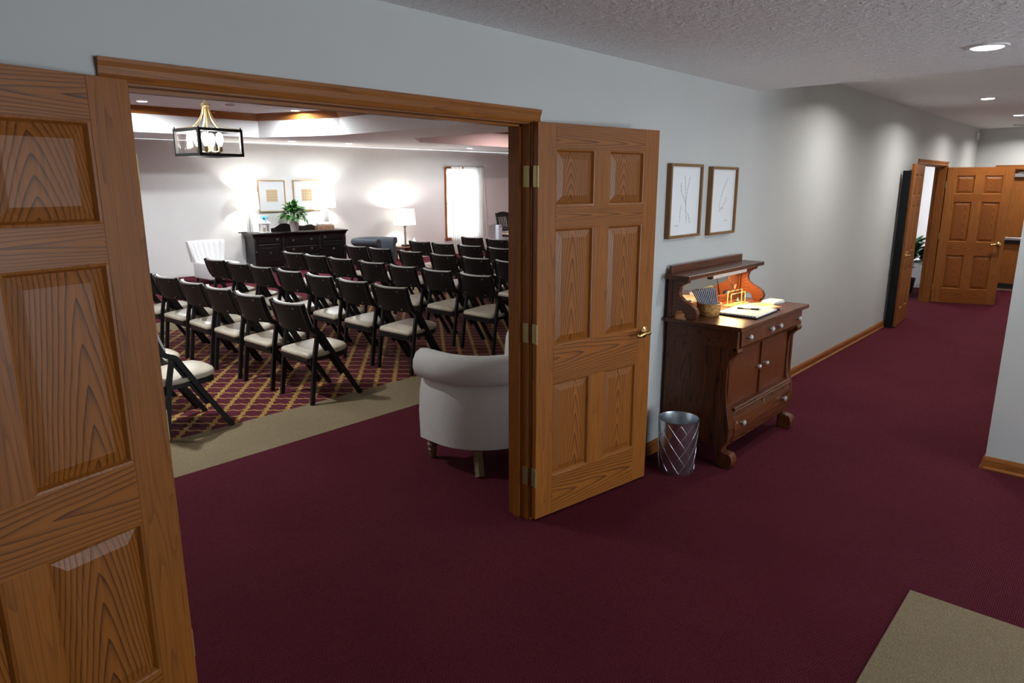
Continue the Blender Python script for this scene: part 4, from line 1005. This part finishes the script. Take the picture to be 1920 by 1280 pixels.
obj('seat_board', box(-.25, .25, -.25, .22, .43, .47, bev=.005), 'espresso', t); obj('seat_pad', box(-.235, .235, -.235, .19, .47, .52, bev=.02, seg=2), 'cream', t, smooth=50)
t = wthing('blue_carton', 'pale blue upright carton beside the slat-back chair', 'box', 3.66, .80)
obj('carton_body', box(-.06, .06, -.06, .06, 0, .74, bev=.004), plain('pale_blue_plastic', (.55, .66, .75), .4), t); obj('slot', box(-.035, .035, -.064, -.058, .70, .715), 'black', t)

# ------------------------------------------------------------------ corridor end
t = thing('door_5', 'oak exit door at the corridor end with steel push bar', 'door', (XC+.05, DY1, 0), kind='structure')
obj('door_slab', box(0, .045, DY0-DY1, 0, .01, DZ), 'trimZ', t)
obj('push_bar', box(-.07, -.01, DY0-DY1+.06, -.05, .84, .885, bev=.006), 'alu', t); obj('push_bar_base', box(-.03, 0, DY0-DY1+.05, -.04, .78, .845), 'black', t)
obj('kick_plate', box(-.004, 0, DY0-DY1+.02, -.02, .03, .11), 'black', t)
cl = obj('closer_body', box(-.06, 0, -.50, -.20, 1.86, 1.92, bev=.006), 'alu', t); obj('closer_arm', tube([(-.05, -.25, 1.93), (-.09, -.42, 1.95), (-.04, -.55, 1.97)], .008, 6), 'alu', cl)
t = thing('trim_5', 'oak casing round the exit door at the corridor end', 'trim', (XC, 0, 0), kind='structure')
obj('side_casing', box(-.02, 0, DY1, DY1+.07, 0, DZ+.07), 'trimZ', t); obj('side_casing', box(-.02, 0, DY0-.07, DY0, 0, DZ+.07), 'trimZ', t); obj('head_casing', box(-.02, 0, DY0, DY1, DZ, DZ+.07), 'trimY', t)
obj('jamb', box(0, .14, DY1, DY1+.018, 0, DZ), 'trimZ', t); obj('jamb', box(0, .14, DY0-.018, DY0, 0, DZ), 'trimZ', t); obj('head_jamb', box(0, .14, DY0-.018, DY1+.018, DZ, DZ+.018), 'trimY', t)
obj('threshold', box(-.04, .10, DY0, DY1, 0, .012), 'alu', t)
# tall black panel behind the folded-back door
t = thing('black_board', 'tall narrow black board standing on edge against the corridor wall beside the far door', 'board', (9.46, -.027, 0))
obj('board_core', box(-.022, .022, -.085, 0, .02, 1.91, bev=.002), 'charcoal', t); obj('foot', box(-.018, .018, -.08, -.005, 0, .02), 'black', t)
# office things seen through the far doorway
t = thing('white_storage_cabinet', 'low white cabinet seen through the far doorway', 'cabinet', (13.75, .55, 0))
obj('body', box(-.2, .25, -.20, .30, .0, .44, bev=.004), 'white', t); obj('top', box(-.22, .27, -.22, .32, .44, .46, bev=.004), 'white', t); obj('door', box(-.206, -.2, -.18, .28, .04, .42), 'white', t)
t = thing('potted_floor_plant', 'tall leafy potted plant seen through the far doorway', 'plant', (12.85, .52, 0))
obj('pot', lathe([(0, 0), (.10, 0), (.13, .22), (.135, .24), (.12, .24), (.115, .21), (0, .21)], 24), 'black', t, smooth=40)
lily(t, .28, 64, .60, .55, .32, 'leaf2', 9)
